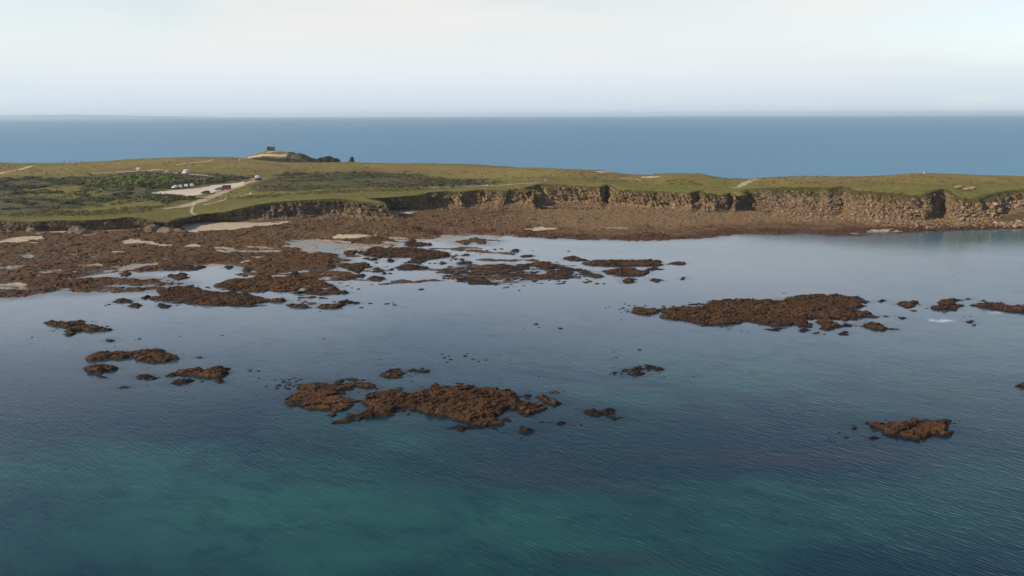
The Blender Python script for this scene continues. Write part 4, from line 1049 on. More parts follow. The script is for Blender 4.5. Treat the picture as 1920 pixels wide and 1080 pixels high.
# ------------------------------------------------------------------ far side: knoll, stacks
kx = np.arange(-46, 46, .7); ky = np.arange(-24, 24, .7)
KX, KY = np.meshgrid(kx, ky)
K0 = atD(516, 300, 690)
def ktop(px, py): return atD(px, py, 690)
pr = np.array([ktop(*q)[[0, 2]] for q in ((438,303),(455,298),(470,292),(490,286),(500,282.5),(520,282.5),(532,285),(545,285),(552,288),(560,287.5),(568,290),(574,294),(582,299),(590,304),(600,310))])
prof = np.interp(KX + K0[0], pr[:, 0], pr[:, 1], left=2, right=2)
rim = 1 - (np.abs(KY) / 22) ** 2.2
KZ = (prof - 7) * np.clip(rim, -.4, 1) + 7
ed = smooth(-22, -17, KY + 1.5 * fbm(KX, KY, 5, 3, 3))
KZ = np.where(KY < -12, KZ - (1 - ed) * 6.0, KZ) + .35 * fbm(KX, KY, 4, 4, 5) * smooth(560, 545, (KX + K0[0]) / 690 * FOC + 960) + .9 * fbm(KX, KY, 3.5, 4, 6) * smooth(545, 560, (KX + K0[0]) / 690 * FOC + 960)
KZ = np.maximum(KZ, -1)
pxk = (KX + K0[0]) / 690 * FOC + 960
pathd = np.minimum(seg_dist(KX, KY, np.array([(-18, -13), (0, -14), (18, -12)]), False), seg_dist(KX, KY, np.array([(-3, -8), (3, -3), (5, 2)]), False))
kb = smooth(2.2, .8, pathd) * smooth(556, 548, pxk)
me = grid_mesh('knoll', kx, ky, KZ, np.ones(KX.shape, bool), mat_land(True), {'scrub': smooth(548, 556, pxk) * 1.4, 'green': KX * 0, 'gold': .8 * smooth(556, 546, pxk), 'bare': kb})  # scrub mask here darkens the right side to paint its shade
tag(link('knoll', me, loc=(K0[0], K0[1], 0)), kind='structure')
def stack(pts, D, label, depth, seed):
    q = [ktop(*p) for p in pts]
    c = np.mean([p[0] for p in q])
    a0 = np.array([(p[0] - c, p[2]) for p in q])
    xs = np.arange(a0[:, 0].min() - 1.5, a0[:, 0].max() + 1.5, .5); ys = np.arange(-depth, depth, .5)
    X, Y = np.meshgrid(xs, ys)
    top = np.interp(X, a0[:, 0], a0[:, 1], left=-3, right=-3)
    Z = top - (top + 3) * smooth(.7, 1, np.abs(Y) / depth + .12 * fbm(X, Y, 3, 3, seed)) + .5 * fbm(X, Y, 2.0, 3, seed)
    me = grid_mesh('sea_stack', xs, ys, Z, np.ones(X.shape, bool), M_rockbrown if False else STK)
    tag(link('sea_stack', me, loc=(c, D, 0)), label, 'sea stack', 'sea stacks beyond the headland')
STK = mat_boulder('shade_painted_rock', .97)  # the stacks' shaded look is put into this near-black colour
stack([(599,306),(600,295.5),(607,295),(612,293.5),(616,293),(621,295.5),(624,298),(630,297),(635,300),(637,306)], 690, 'wide dark sea stack rising behind the grass skyline, nearer the knoll', 8, 3)
stack([(651,306),(654,302),(657,300),(657.5,295),(659,293.5),(662,294),(662,299),(664,303),(665,306)], 690, 'small dark pinnacle with a knob on top, right of the wide stack', 4, 5)
# distant land on the left horizon
me_pts = [(-900,213.5),(-300,214.5),(0,216),(60,215.6),(112,215.8),(125,215.0),(170,216.2),(230,217.3),(300,218.2),(340,219.2),(352,221)]
q = [atD(x_, y_, 19000) for x_, y_ in me_pts]
V = []; F = []
for i in range(len(q)):
    for k, (dy, f) in enumerate(((-1200, 0), (0, 1), (2500, .8), (4000, 0))):
        V.append((q[i][0], q[i][1] + dy, max(q[i][2], 0) * f - (6 if f == 0 else 0)))
for i in range(len(q) - 1):
    for k in range(3): F.append((4 * i + k, 4 * i + 4 + k, 4 * i + 5 + k, 4 * i + 1 + k))
me = mesh_np('far_coast', V, F, mat_dirt('far_coast_land', (0.09, 0.10, 0.05), (0.14, 0.13, 0.08)))
tag(link('far_coast', me), kind='structure')

# ------------------------------------------------------------------ water
BX0, BX1, BY0, BY1 = -420.0, 420.0, -60.0, 401.0
wsx = np.unique(np.r_[np.arange(BX0, -260, 8), np.arange(-260, 260.1, 1.3), np.arange(268, BX1 + 1, 8)]); wsx[-1] = BX1
wsy = np.unique(np.r_[np.arange(BY0, 60, 4), np.arange(60, 362, 1.3), np.arange(362, BY1, 6), BY1])
WX, WY = np.meshgrid(wsx, wsy)
dsh = sdf(WX, WY, FP)
dre = np.full(WX.shape, -1e9)
for qq in reef_polys:
    bb = (WX > qq[:, 0].min() - 12) & (WX < qq[:, 0].max() + 12) & (WY > qq[:, 1].min() - 12) & (WY < qq[:, 1].max() + 12)
    dre[bb] = np.maximum(dre[bb], sdf(WX[bb], WY[bb], qq))
clear = np.maximum(smooth(-8, 0, dsh + 2.5 * fbm(WX, WY, 14, 3, 4)), smooth(-2.0, .2, dre) * .55)
def blob(lst):
    s = np.zeros(WX.shape)
    for px_, py_, wp, hp, a in lst:
        p = at(px_, py_, 0); p2 = at(px_, py_ - hp, 0); p3 = at(px_, py_ + hp, 0)
        rx = wp * math.hypot(p[1], CAM_H) / FOC; ry = .5 * (p2[1] - p3[1])
        s = s + a * np.exp(-((WX - p[0]) / rx) ** 2 - ((WY - p[1]) / ry) ** 2)
    return s
sandy = blob([(1880,448,260,22,.85),(1500,478,300,24,.55),(1800,530,240,25,.42),(1200,462,160,16,.35),(620,620,250,25,.18),(1180,742,90,18,.42),(1250,752,60,12,.25),(1310,630,90,10,.35),(760,830,110,30,.25),
              (300,765,110,16,.3),(120,880,330,60,.42),(420,930,260,70,.55),(760,940,260,60,.42),(500,960,500,60,.18),(1000,985,220,50,.45),(1330,900,200,40,.15),(1700,980,260,45,.40),(1450,1010,160,45,.35),(1860,900,160,40,.28),(1500,700,320,70,.40),(1880,620,160,70,.35),(80,860,300,60,.25),
              (150,1010,330,70,.38),(960,1060,900,60,.28),(1500,930,300,40,.25),(700,1040,300,40,.2),(1250,680,260,40,.15),(1660,650,200,30,.2)])
weed = blob([(1180,850,260,30,.55),(1500,860,220,18,.75),(1050,900,260,40,.45),(1640,850,90,12,.5),(930,1010,70,14,.5),(760,900,160,26,.3),(420,790,260,20,.2),(1700,740,160,20,.25),(1060,1050,260,24,.5),(1800,1040,200,24,.4),(60,1060,200,30,.4)])
ruffle = .08 + .70 * smooth(200, 95, WY) + .30 * smooth(20, 160, WX) * smooth(245, 190, WY) + .2 * smooth(40, 180, WX) * smooth(330, 240, WY)
ruffle = np.clip(ruffle * (1 - .35 * smooth(-5, 0, dre)), 0, 1.1)
shoal_sheen = .95 * smooth(105, 215, WY + 14 * fbm(WX, WY, 70, 3, 19)) * (1 - .45 * smooth(60, 190, WX))  # shallow bed tone plus painted sky sheen, growing with distance
pale_ = 1.0 * smooth(150, 255, WY) * (1 - .75 * smooth(30, 130, WX)) + .25 * smooth(130, 180, WY) * smooth(20, -60, WX)  # extra lightening of the body colour, replacing reflected sky
foam = blob([(1765,601,36,5,.85),(1705,592,20,3,.25),(1870,586,26,3.5,.75),(1905,578,26,4,.7),(629,786,3,2,1.0)])
idx = np.arange(WX.size).reshape(WX.shape)
F = np.stack([idx[:-1, :-1].ravel(), idx[:-1, 1:].ravel(), idx[1:, 1:].ravel(), idx[1:, :-1].ravel()], 1)
me = mesh_np('bay_water', np.stack([WX.ravel(), WY.ravel(), np.zeros(WX.size)], 1), F, M_bay, {'clear': clear, 'sandy': sandy, 'weed': weed, 'ruffle': ruffle, 'shoal_sheen': shoal_sheen, 'pale': pale_, 'foam': foam})
tag(link('bay_water', me), kind='structure')
# open sea round it
FAR, FS = 25000.0, 34000.0
ox = [-FS, -4000, BX0, BX1, 4000, FS]; oy = [-6000, -1000, BY0, BY1, 3000, FAR]
V = [(a, b, 0) for b in oy for a in ox]; F = []
for j in range(5):
    for i in range(5):
        if i == 2 and j == 2: continue
        F.append((j * 6 + i, j * 6 + i + 1, j * 6 + i + 7, j * 6 + i + 6))
tag(link('sea', mesh_np('sea', V, F, M_ocean)), kind='structure')
V = [(-FS, -6000, -6), (FS, -6000, -6), (FS, FAR, -6), (-FS, FAR, -6)]
sx = np.arange(-420, 421, 6.0); sy = np.arange(-60, 402, 6.0); SX, SY = np.meshgrid(sx, sy)
SZ = -1.6 - .5 * fbm(SX, SY, 40, 3, 2)
tag(link('seabed', grid_mesh('seabed', sx, sy, SZ, np.ones(SX.shape, bool), M_seabed)), kind='structure')

# ------------------------------------------------------------------ tracks and car park
def ribbon(name, pts, w, mat, lift=.07, step=1.2):
    q = np.array([hit(*p) for p in pts])
    L = np.r_[0, np.cumsum(np.linalg.norm(np.diff(q[:, :2], axis=0), axis=1))]
    s = np.arange(0, L[-1], step); X = np.interp(s, L, q[:, 0]); Y = np.interp(s, L, q[:, 1])
    k = np.ones(9) / 9
    X = np.convolve(np.pad(X, 4, 'edge'), k, 'valid'); Y = np.convolve(np.pad(Y, 4, 'edge'), k, 'valid')
    ww = np.interp(s, L, np.array(w) if hasattr(w, '__len__') else np.full(len(L), w))
    tx, ty = np.gradient(X), np.gradient(Y); n = np.hypot(tx, ty) + 1e-9
    V = []; F = []; m = 7
    for i in range(len(s)):
        wob = ww[i] * (1 + .18 * math.sin(i * .7) + random.uniform(-.1, .1))
        for j in range(m):
            o = (j / (m - 1) - .5) * wob
            a, b = X[i] - ty[i] / n[i] * o, Y[i] + tx[i] / n[i] * o
            V.append((a, b, land_z(a, b) + lift))
    for i in range(len(s) - 1):
        for j in range(m - 1): F.append((i * m + j, i * m + j + 1, i * m + m + j + 1, i * m + m + j))
    if len(F) == 0: return
    tag(link(name, mesh_np(name, V, F, mat)), kind='structure')
def patch(name, pts, mat, lift=.09, st=1.0):
    q = px_poly_land(pts)
    xs = np.arange(q[:, 0].min() - 1, q[:, 0].max() + 1, st); ys = np.arange(q[:, 1].min() - 1, q[:, 1].max() + 1, st)
    X, Y = np.meshgrid(xs, ys); d = sdf(X + 1.6 * fbm(X, Y, 5, 4, 5), Y + 3.0 * fbm(X, Y, 6, 4, 6), q)
    Z = np.array([[land_z(a, b) for a in xs] for b in ys]) + lift
    tag(link(name, grid_mesh(name, xs, ys, Z, d > 0, mat)), kind='structure')
patch('car_park', [(281,361),(330,357),(375,353),(400,348),(440,344),(460,341),(452,348),(425,355),(395,362),(370,366),(352,368),(330,364),(305,364)], M_gravel, .09, .6)
ribbon('dirt_road', [(300,392),(340,388),(370,380),(405,366),(430,356),(455,346),(480,338),(500,334)], [2, 4.5, 5.5, 5.0, 4.5, 4.5, 4.5, 3.5], M_dirt)
ribbon('dirt_road', [(450,334),(468,334),(480,337)], 3.4, M_dirt, .10)
ribbon('dirt_road', [(305,322),(330,324.5),(352,326),(385,329),(400,331)], 3.2, M_dirt)
ribbon('footpath', [(376,386),(400,381),(425,374),(450,369),(470,364),(485,366)], 1.6, M_dirt)
ribbon('footpath', [(362,386),(360,392),(358,398),(366,405),(374,410)], 1.2, M_dirt, .1)
ribbon('footpath', [(1375,353),(1390,348),(1398,343),(1408,338),(1430,335)], [1.5, 4.0, 4.5, 3.5, 2.0], M_dirt)
ribbon('footpath', [(345,387),(352,386),(362,385)], 3.0, M_dirt, .13)

# ------------------------------------------------------------------ bushes
def bush_mesh(name, seed, mat, n=260, flat=.55):
    r = np.random.default_rng(seed)
    cl = r.normal(0, 1, (9, 3)); cl[:, 2] = np.abs(cl[:, 2]) * .3; cl[:, :2] *= .48
    V = []; F = []
    for k in range(n):
        c = cl[r.integers(9)]; d = r.normal(0, 1, 3); d /= np.linalg.norm(d); d[2] = abs(d[2])
        p = c + d * r.uniform(.28, .52) * np.array([1, 1, flat + .3]); p[2] = max(p[2], .02) * (flat + .4)
        a = r.normal(0, 1, 3); a /= np.linalg.norm(a); b = np.cross(a, d); b /= np.linalg.norm(b) + 1e-9
        s = r.uniform(.09, .19); i = len(V)
        V += [p - a * s, p + b * s * .8, p + a * s, p - b * s * .8]; F.append((i, i + 1, i + 2, i + 3))
    return mesh_np(name, V, F, mat, None, False)
M_l1 = mat_leaf('gorse_leaf', (0.038, 0.044, 0.016), (0.085, 0.088, 0.032))
M_l2 = mat_leaf('bright_leaf', (0.075, 0.095, 0.018), (0.155, 0.170, 0.040))
M_l3 = mat_leaf('heather_leaf', (0.055, 0.044, 0.034), (0.105, 0.080, 0.060))
BU = {k: [bush_mesh('bush', 10 * j + s, m) for s in range(5)] for j, (k, m) in enumerate((('d', M_l1), ('b', M_l2), ('h', M_l3)))}
def poly_pts(poly, n):
    q = px_poly_land(poly); res = []
    lo, hi = q.min(0), q.max(0)
    while len(res) < n:
        a, b = random.uniform(lo[0], hi[0]), random.uniform(lo[1], hi[1])
        if inside(np.array([a]), np.array([b]), q)[0]: res.append((a, b))
    return res
PARK = px_poly_land([(278,360),(330,352),(375,347),(400,344),(450,338),(520,332),(510,340),(452,352),(395,368),(352,371),(330,366),(305,366)])
ROAD = np.array([hit(*p)[:2] for p in [(300,392),(340,388),(370,380),(405,366),(430,356),(455,346),(480,338),(500,334)]])
def bushes(poly, n, kinds, smin, smax, label, group, hs=1.0, name='bush'):
    for a, b in poly_pts(poly, n):
        if inside(np.array([a]), np.array([b]), PARK)[0] or seg_dist(np.array([a]), np.array([b]), ROAD, False)[0] < 5: continue
        s = random.uniform(smin, smax)
        o = link(name, random.choice(BU[random.choice(kinds)]), loc=(a, b, land_z(a, b) - .08 * s))
        o.scale = (s * random.uniform(.9, 1.5), s, s * random.uniform(.5, .75) * hs); o.rotation_euler = (0, 0, random.uniform(-.6, .6))
        tag(o, label, 'bush', group)
bushes([(165,346),(200,335),(260,332),(330,334),(348,342),(300,347),(240,350)], 70, 'b', 2.4, 4.2, 'bright yellow-green bush behind the car park', 'bright green bushes behind the car park', 1.25)
bushes([(270,353),(330,343),(400,337),(465,333),(440,339),(380,346),(310,354)], 46, 'd', 2.0, 3.6, 'dark green bush behind the car park', 'dark bushes behind the car park', 1.1)
bushes([(280,369),(300,366),(345,370),(375,371),(360,378),(300,380)], 16, 'd', 2.2, 3.6, 'dark bush between car park and road', 'dark bushes on the mound', .9)
bushes([(0,345),(120,338),(240,352),(260,372),(200,380),(100,392),(0,396)], 62, 'ddh', 1.5, 3.8, 'dark low bush on the left heath', 'bushes on the left heath', .75)
bushes([(0,332),(150,330),(230,336),(150,345),(0,345)], 30, 'dh', 1.5, 3.4, 'low bush under the left skyline field', 'bushes on the far left heath', .7)
bushes([(500,338),(560,327),(640,322),(780,328),(900,337),(820,350),(640,352),(540,354)], 66, 'dhd', 1.2, 3.2, 'low bush on the purple-brown central heath', 'bushes on the central heath', .6)
bushes([(520,326),(545,323),(566,324),(600,326),(560,330),(525,330)], 12, 'd', 1.6, 2.8, 'dark bush topping the central heath', 'row of bushes above the central heath', .7)
bushes([(1255,338),(1300,334),(1320,345),(1270,350)], 6, 'd', 1.2, 2.2, 'small bush on the grassy right hummock', 'bushes on the hummock', .6)
# nobody could count the low cover between them
V = []; F = []
def cover(poly, n, s0, s1, mi):
    for a, b in poly_pts(poly, n):
        if inside(np.array([a]), np.array([b]), PARK)[0] or seg_dist(np.array([a]), np.array([b]), ROAD, False)[0] < 4: continue
        if fbm(np.array([a]), np.array([b]), 16, 3, 88)[0] < -.12: continue
        z0 = land_z(a, b); s = random.uniform(s0, s1)
        for k in range(9):
            th = random.uniform(0, 6.28); rr = random.uniform(0, s); p = np.array([a + rr * math.cos(th) * 1.5, b + rr * math.sin(th), z0 + random.uniform(.0, .35) * s])
            u = np.array([random.gauss(0, 1), random.gauss(0, 1), random.gauss(0, .4)]) * s * .22; w = np.array([random.gauss(0, .4), random.gauss(0, .4), abs(random.gauss(0, 1)) + .3]) * s * .2
            i = len(V); V.extend([p - u, p + u, p + u * .6 + w, p - u * .6 + w]); F.append((i, i + 1, i + 2, i + 3))
cover(SCRUB[0], 1500, .7, 1.6, 0); cover(SCRUB[1], 1300, .7, 1.4, 0)
tag(link('heath_scrub', mesh_np('heath_scrub', V, F, mat_leaf('scrub_leaf', (0.040, 0.044, 0.018), (0.095, 0.082, 0.045)), None, False)), kind='stuff')

V = []; F = []
cover([(-60,404),(200,400),(330,388),(480,366),(640,357),(780,350),(960,345),(1020,338),(1150,344),(1300,350),(1500,346),(1700,350),(1919,350),(1919,331),(1735,326),(1560,331),(1400,334),(1200,331),(1000,317),(600,308),(300,303),(0,309)], 4200, .45, 1.0, 0)
cover([(-60,408),(200,404),(330,392),(480,372),(640,362),(800,357),(780,350),(640,357),(480,366),(330,384),(200,392),(-60,398)], 1500, .4, .9, 0)
tag(link('grass_tufts', mesh_np('grass_tufts', V, F, mat_leaf('tuft_leaf', (0.066, 0.062, 0.020), (0.150, 0.120, 0.042)), None, False)), kind='stuff')

# ------------------------------------------------------------------ building on the knoll
M_stone = mat_plain('old_stone', (0.17, 0.135, 0.115), .9, 0, .5)
M_dark = mat_plain('dark_opening', (0.015, 0.014, 0.013), .9)
def boxm(name, cx, cy, cz, sx_, sy_, sz_, mat, parent, bev=0.0):
    bm = bmesh.new(); bmesh.ops.create_cube(bm, size=1.0)
    for v in bm.verts: v.co = Vector((cx + v.co.x * sx_, cy + v.co.y * sy_, cz + v.co.z * sz_))
    if bev: bmesh.ops.bevel(bm, geom=bm.edges[:], offset=bev, segments=2, affect='EDGES')
    me = bpy.data.meshes.new(name); bm.to_mesh(me); bm.free(); me.materials.append(mat)
    return link(name, me, parent)
kt = atD(508, 282, 689)
hut = empty('stone_hut', (kt[0], kt[1], kt[2] - .7), .12)
tag(hut, 'small ruined stone hut with dark openings on top of the far knoll', 'hut')
Wd, Dp, Hh = 6.0, 4.4, 3.6
# front wall: four piers, sill and lintel leave two openings
for cx, sx_ in ((-2.6, .8), (0, .8), (2.6, .8)): boxm('pier', cx, -Dp / 2, Hh / 2, sx_, .5, Hh, M_stone, hut, .04)
for cx in (-1.3, 1.3):
    boxm('sill', cx, -Dp / 2 + .01, .75, 1.8, .46, 1.5, M_stone, hut); boxm('lintel', cx, -Dp / 2 + .01, Hh - .45, 1.8, .46, .9, M_stone, hut)
boxm('wall', 0, Dp / 2, Hh / 2, Wd, .5, Hh, M_stone, hut, .04)
for sgn in (-1, 1): boxm('wall', sgn * (Wd / 2 - .25), 0, Hh / 2 - .01, .49, Dp - .52, Hh, M_stone, hut, .04)
boxm('roof', 0, 0, Hh + .16, Wd + .5, Dp + .5, .3, M_stone, hut, .05)
boxm('chimney', -2.2, .8, Hh + .6, .6, .6, .6, M_stone, hut, .03)

# ------------------------------------------------------------------ vehicles
M_glass = mat_plain('dark_glass', (0.02, 0.025, 0.03), .12); M_tyre = mat_plain('tyre_rubber', (0.02, 0.02, 0.02), .8); M_rim = mat_plain('alloy', (0.45, 0.45, 0.46), .4, .6)
M_lamp = mat_plain('lamp_glass', (0.7, 0.7, 0.68), .2); M_red = mat_plain('tail_lamp', (0.35, 0.02, 0.02), .3); M_trim = mat_plain('black_trim', (0.03, 0.03, 0.03), .6)
def prism(name, prof, hw, mat, parent, top_in=0.0, ztop=1.0, bev=.04):
    bm = bmesh.new(); L_ = []; R_ = []
    for px_, pz in prof:
        k = top_in * max(0, (pz - .9)) / max(.01, ztop - .9)
        L_.append(bm.verts.new((px_, -hw + k, pz))); R_.append(bm.verts.new((px_, hw - k, pz)))
    n = len(prof); bm.faces.new(L_); bm.faces.new(R_[::-1])
    for i in range(n): bm.faces.new((L_[(i + 1) % n], L_[i], R_[i], R_[(i + 1) % n]))
    bmesh.ops.recalc_face_normals(bm, faces=bm.faces[:])
    if bev: bmesh.ops.bevel(bm, geom=bm.edges[:], offset=bev, segments=2, affect='EDGES')
    me = bpy.data.meshes.new(name); bm.to_mesh(me); bm.free(); me.materials.append(mat); return link(name, me, parent)
def wheel(parent, x_, y_, r_):
    bm = bmesh.new(); bmesh.ops.create_cone(bm, cap_ends=True, segments=18, radius1=r_, radius2=r_, depth=.22, matrix=Matrix.Rotation(math.pi / 2, 4, 'X'))
    me = bpy.data.meshes.new('tyre'); bm.to_mesh(me); bm.free(); me.materials.append(M_tyre)
    w = link('wheel', me, parent, (x_, y_, r_))
    bm = bmesh.new(); bmesh.ops.create_cone(bm, cap_ends=True, segments=14, radius1=r_ * .62, radius2=r_ * .5, depth=.24, matrix=Matrix.Rotation(math.pi / 2, 4, 'X'))
    me = bpy.data.meshes.new('rim'); bm.to_mesh(me); bm.free(); me.materials.append(M_rim); link('rim', me, w)
def slab(name, pts, mat, parent):
    bm = bmesh.new(); c = sum((Vector(p) for p in pts), Vector()) / len(pts)
    vs_ = [bm.verts.new(p) for p in pts]; f = bm.faces.new(vs_); f.normal_update()
    r = bmesh.ops.extrude_face_region(bm, geom=[f]); nn = f.normal.copy()
    for v in r['geom']:
        if isinstance(v, bmesh.types.BMVert): v.co += nn * .03
    bmesh.ops.recalc_face_normals(bm, faces=bm.faces[:])
    me = bpy.data.meshes.new(name); bm.to_mesh(me); bm.free(); me.materials.append(mat); return link(name, me, parent)
def car(px_, py_, rz, mat, label, kind='car', group=None, name=None):
    p = hit(px_, py_)
    o = empty(name or ('camper_van' if kind == 'van' else 'parked_car'), (p[0], p[1], p[2] + .1), rz)
    tag(o, label, 'camper van' if kind == 'van' else 'car', group)
    if kind == 'van':
        hw, H_ = .98, 2.35
        prism('body', [(-2.5,.35),(-2.55,1.2),(-2.5,2.25),(-2.3,H_),(1.2,H_),(1.5,2.2),(2.05,1.35),(2.55,1.15),(2.62,.6),(2.55,.35)], hw, mat, o, .10, H_)
        slab('windscreen', [(1.56,-.8,2.1),(1.56,.8,2.1),(2.02,.86,1.42),(2.02,-.86,1.42)][::-1], M_glass, o)
        for sy_ in (-1, 1):
            y0, y1 = sy_ * (hw - .035), sy_ * (hw - .075)
            for a, b in ((-2.2, -1.1), (-.95, .1), (.25, 1.25)):
                q = [(a, y0, 1.3), (b, y0, 1.3), (b - (.0 if b < 1 else .1), y1, 2.0), (a, y1, 2.0)]
                slab('window', q if sy_ < 0 else q[::-1], M_glass, o)
        slab('rear_window', [(-2.56,-.75,1.35),(-2.53,-.7,2.05),(-2.53,.7,2.05),(-2.56,.75,1.35)], M_glass, o)
        wx_ = (-1.6, 1.65); r_ = .36; fx, bx = 2.6, -2.56
    else:
        hw, H_ = .88, 1.48
        prism('body', [(-2.1,.32),(-2.15,.75),(-2.05,.98),(-1.75,1.36),(-1.3,H_),(.2,H_),(.55,1.38),(1.15,.98),(1.95,.84),(2.12,.62),(2.1,.32)], hw, mat, o, .20, H_, .05)
        slab('windscreen', [(.62,-.62,1.36),(.62,.62,1.36),(1.14,.74,1.0),(1.14,-.74,1.0)][::-1], M_glass, o)
        for sy_ in (-1, 1):
            y0, y1 = sy_ * (hw - .03), sy_ * (hw - .17)
            for a, b, c_, d_ in ((-1.75, -.65, -1.5, -.65), (-.55, .95, -.55, .45)):
                q = [(a, y0, .98), (b, y0, .98), (d_, y1, 1.38), (c_, y1, 1.38)]
                slab('window', q if sy_ < 0 else q[::-1], M_glass, o)
        slab('rear_window', [(-2.03,-.66,1.02),(-1.78,-.6,1.34),(-1.78,.6,1.34),(-2.03,.66,1.02)], M_glass, o)
        wx_ = (-1.3, 1.35); r_ = .32; fx, bx = 2.1, -2.13
    for a in wx_:
        for sy_ in (-1, 1): wheel(o, a, sy_ * (hw - .06), r_)
    for sy_ in (-1, 1):
        boxm('headlight', fx - .02, sy_ * (hw - .25), .72, .1, .3, .16, M_lamp, o, .02); boxm('tail_light', bx + .02, sy_ * (hw - .16), .85, .08, .18, .26, M_red, o, .02)
    boxm('bumper', fx + .01, 0, .42, .12, hw * 1.8, .2, M_trim, o, .03); boxm('bumper', bx - .01, 0, .42, .12, hw * 1.8, .2, M_trim, o, .03)
    return o
M_white = mat_plain('white_paint', (0.80, 0.80, 0.78), .35, 0, .04); M_carred = mat_plain('red_paint', (0.32, 0.025, 0.03), .3, 0, .05)
M_purp = mat_plain('dark_violet_paint', (0.045, 0.035, 0.055), .3, 0, .05); M_grey = mat_plain('grey_paint', (0.13, 0.14, 0.14), .35, .3, .05)
G = 'vehicles in the car park'
car(328.5, 353.5, R(262), M_white, 'white car farthest left in the row of four by the dark bushes', 'car', G)
car(338.5, 352.6, R(292), M_white, 'white car, second from the left in the row of four', 'car', G)
car(349, 351.2, R(288), M_white, 'white car, third from the left in the row of four', 'car', G)
car(360, 350.4, R(296), M_white, 'white car at the right end of the row of four', 'car', G)
car(385.5, 363.4, R(200), M_purp, 'dark violet-black car parked at the near edge of the car park', 'car', G)
car(411.5, 357, R(190), M_grey, 'grey car left of the red one by the dirt road', 'car', G)
car(423.5, 356, R(207), M_carred, 'red van beside the grey car at the car park exit', 'van', G)
car(259, 322, R(290), M_white, 'white van alone in the scrub below the skyline field', 'van', 'vehicles away from the car park')
car(349, 325.8, R(262), M_white, 'white van on the upper track behind the bright green bushes', 'van', 'vehicles away from the car park')
car(482.5, 334.4, R(295), M_white, 'white car at the road junction', 'car', 'vehicles away from the car park')
car(484.5, 338.6, R(200), M_purp, 'dark car just below the white car at the junction', 'car', 'vehicles away from the car park')

# ------------------------------------------------------------------ walkers and markers
def person_mesh(stride=.2):
    me = bpy.data.meshes.new('person')
    J = [(0,0,.95),(0,0,1.2),(0,.0,1.42),(0,0,1.55),(0,0,1.68),(.1,0,.92),(.12,stride,.5),(.12,stride*1.3,.06),(.12,stride*1.3+.12,.03),(-.1,0,.92),(-.12,-stride*.6,.5),(-.12,-stride*1.5,.08),(-.12,-stride*1.5+.12,.03),
         (.2,0,1.4),(.26,-.08,1.12),(.25,.06,.88),(-.2,0,1.4),(-.26,.08,1.12),(-.25,.14,.88)]
    E = [(0,1),(1,2),(2,3),(3,4),(0,5),(5,6),(6,7),(7,8),(0,9),(9,10),(10,11),(11,12),(2,13),(13,14),(14,15),(2,16),(16,17),(17,18)]
    rad = [.15,.15,.16,.06,.11,.11,.07,.045,.04,.11,.07,.045,.04,.07,.05,.035,.07,.05,.035]
    me.from_pydata(J, E, [])
    o = bpy.data.objects.new('tmp', me); scene.collection.objects.link(o)
    m = o.modifiers.new('skin', 'SKIN'); o.modifiers.new('sub', 'SUBSURF').levels = 1
    for i, r_ in enumerate(rad):
        me.skin_vertices[0].data[i].radius = (r_, r_ * .85); me.skin_vertices[0].data[i].use_root = i == 0
    dg = bpy.context.evaluated_depsgraph_get(); res = bpy.data.meshes.new_from_object(o.evaluated_get(dg))
    bpy.data.objects.remove(o); return res
try:
    pm = person_mesh()
    pm.materials.clear(); pm.materials.append(mat_plain('dark_clothes', (0.03, 0.03, 0.04), .9))
    for px_, py_, rz, lab in ((121,305.2,1.2,'walker in dark clothes on the left skyline, left one of the close pair'), (131.5,305.4,1.4,'walker in dark clothes on the left skyline, right one of the close pair'), (153,305.2,1.8,'walker in dark clothes alone on the left skyline, right of the pair'),
                              (47,305.2,1.5,'walker in dark clothes alone on the far left of the skyline')):
        p = hit(px_, py_); o = link('person', pm, loc=(p[0], p[1], p[2] - .02)); o.rotation_euler.z = rz; tag(o, lab, 'person', 'walkers on the left skyline')
except Exception as e:
    print('person failed', e)
M_pale = mat_plain('pale_stone', (0.62, 0.58, 0.50), .8)
pale = rock_mesh('marker_stone', 77, M_pale, 2, .9)
for px_, py_, s, lab in ((1733,325.0,.5,'tall pale marker stone on the right-hand skyline'), (470,364,.8,'pale stone on the grass above the left cove'), (423,373.5,.7,'pale stone beside the footpath above the left cove'), (365,385,.8,'pale stone beside the bend of the dirt road'),
                         (313,321,.8,'pale stone where the upper track begins'), (913,348.5,.6,'pale stone on the path above the central cliffs'), (1023,339,.6,'pale stone on the turf above the deep recess'), (450,300.5,.8,'pale stone at the left foot of the far knoll')):
    p = hit(px_, py_); o = link('marker_stone', pale, loc=(p[0], p[1], p[2] + .25 * s)); o.scale = (s, s, s * (1.8 if px_ == 1733 else .9)); tag(o, lab, 'stone', 'pale stones on the turf')

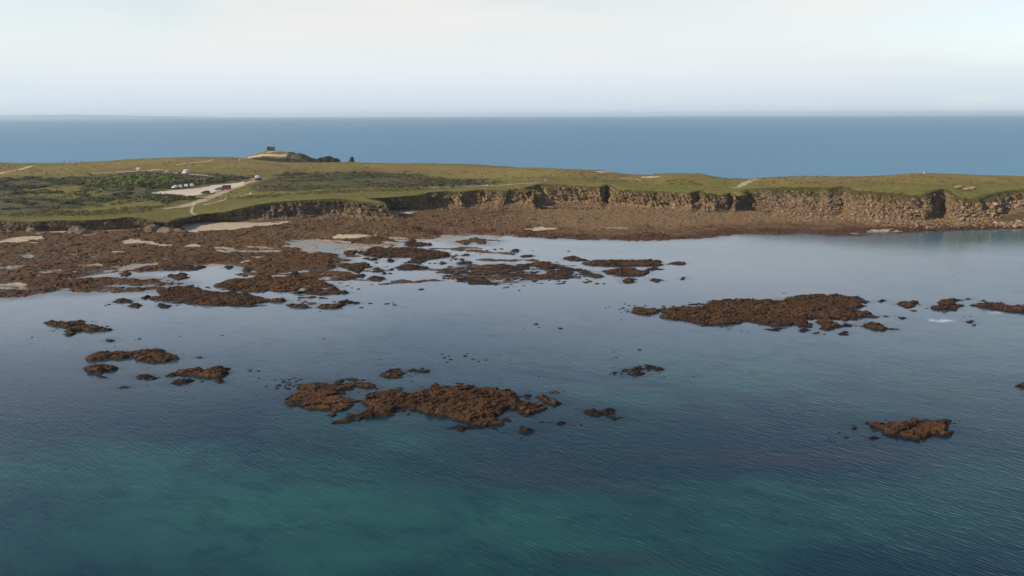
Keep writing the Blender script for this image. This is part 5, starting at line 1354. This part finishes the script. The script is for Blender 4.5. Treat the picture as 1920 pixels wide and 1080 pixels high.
# ------------------------------------------------------------------ sea air
HZ = bpy.data.materials.new('haze'); HZ.use_nodes = True
hn = HZ.node_tree.nodes; hn.remove(hn['Principled BSDF'])
pv = hn.new('ShaderNodeVolumePrincipled'); pv.inputs['Color'].default_value = (0.72, 0.88, 1.0, 1); pv.inputs['Density'].default_value = 6.5e-5; pv.inputs['Anisotropy'].default_value = 0.2
HZ.node_tree.links.new(pv.outputs[0], hn['Material Output'].inputs['Volume'])
bm = bmesh.new(); bmesh.ops.create_cube(bm, size=1.0)
for v in bm.verts: v.co = Vector((v.co.x * 2 * (FS + 500), 0, 0)) + Vector((0, (FAR + 500 if v.co.y > 0 else -6500), (90 if v.co.z > 0 else -5)))
me = bpy.data.meshes.new('haze'); bm.to_mesh(me); bm.free(); me.materials.append(HZ)
tag(link('haze', me), kind='stuff')
def ordinal_labels():
    ORD = ['leftmost', 'second from the left', 'third from the left', 'fourth from the left', 'fifth from the left', 'sixth from the left', 'seventh from the left', 'eighth from the left', 'ninth from the left', 'tenth from the left', 'eleventh from the left', 'twelfth from the left']
    ORR = [w.replace('leftmost', 'rightmost').replace('from the left', 'from the right') for w in ORD]
    ROWS = {1: [''], 2: ['far row', 'near row'], 3: ['far row', 'middle row', 'near row'], 4: ['farthest row', 'second row', 'third row', 'nearest row'],
            5: ['farthest row', 'second row', 'middle row', 'fourth row', 'nearest row']}
    by = {}
    for o in scene.objects:
        if o.parent is None and 'label' in o: by.setdefault(o['label'], []).append(o)
    for lab, L in by.items():
        if len(L) < 2: continue
        n = min(5, max(1, math.ceil(len(L) / 24)))
        def pos(o):
            v = CMn.T @ (np.array(o.location) - np.array([0, 0, CAM_H])); return v[0] / -v[2], v[1] / -v[2]
        L.sort(key=lambda o: -pos(o)[1])
        m = math.ceil(len(L) / n)
        for k in range(n):
            row = sorted(L[k * m:(k + 1) * m], key=lambda o: pos(o)[0])
            for i, o in enumerate(row):
                j = len(row) - 1 - i
                w = ORD[i] if i <= j and i < 12 else (ORR[j] if j < 12 else 'middle')
                o['label'] = lab + ', ' + (ROWS[n][k] + ', ' if n > 1 else '') + w
ordinal_labels()
print('far coast top', max(p[2] for p in q) if False else '', 'boulders', n_b, 'tris', sum(len(m.polygons) for m in bpy.data.meshes))
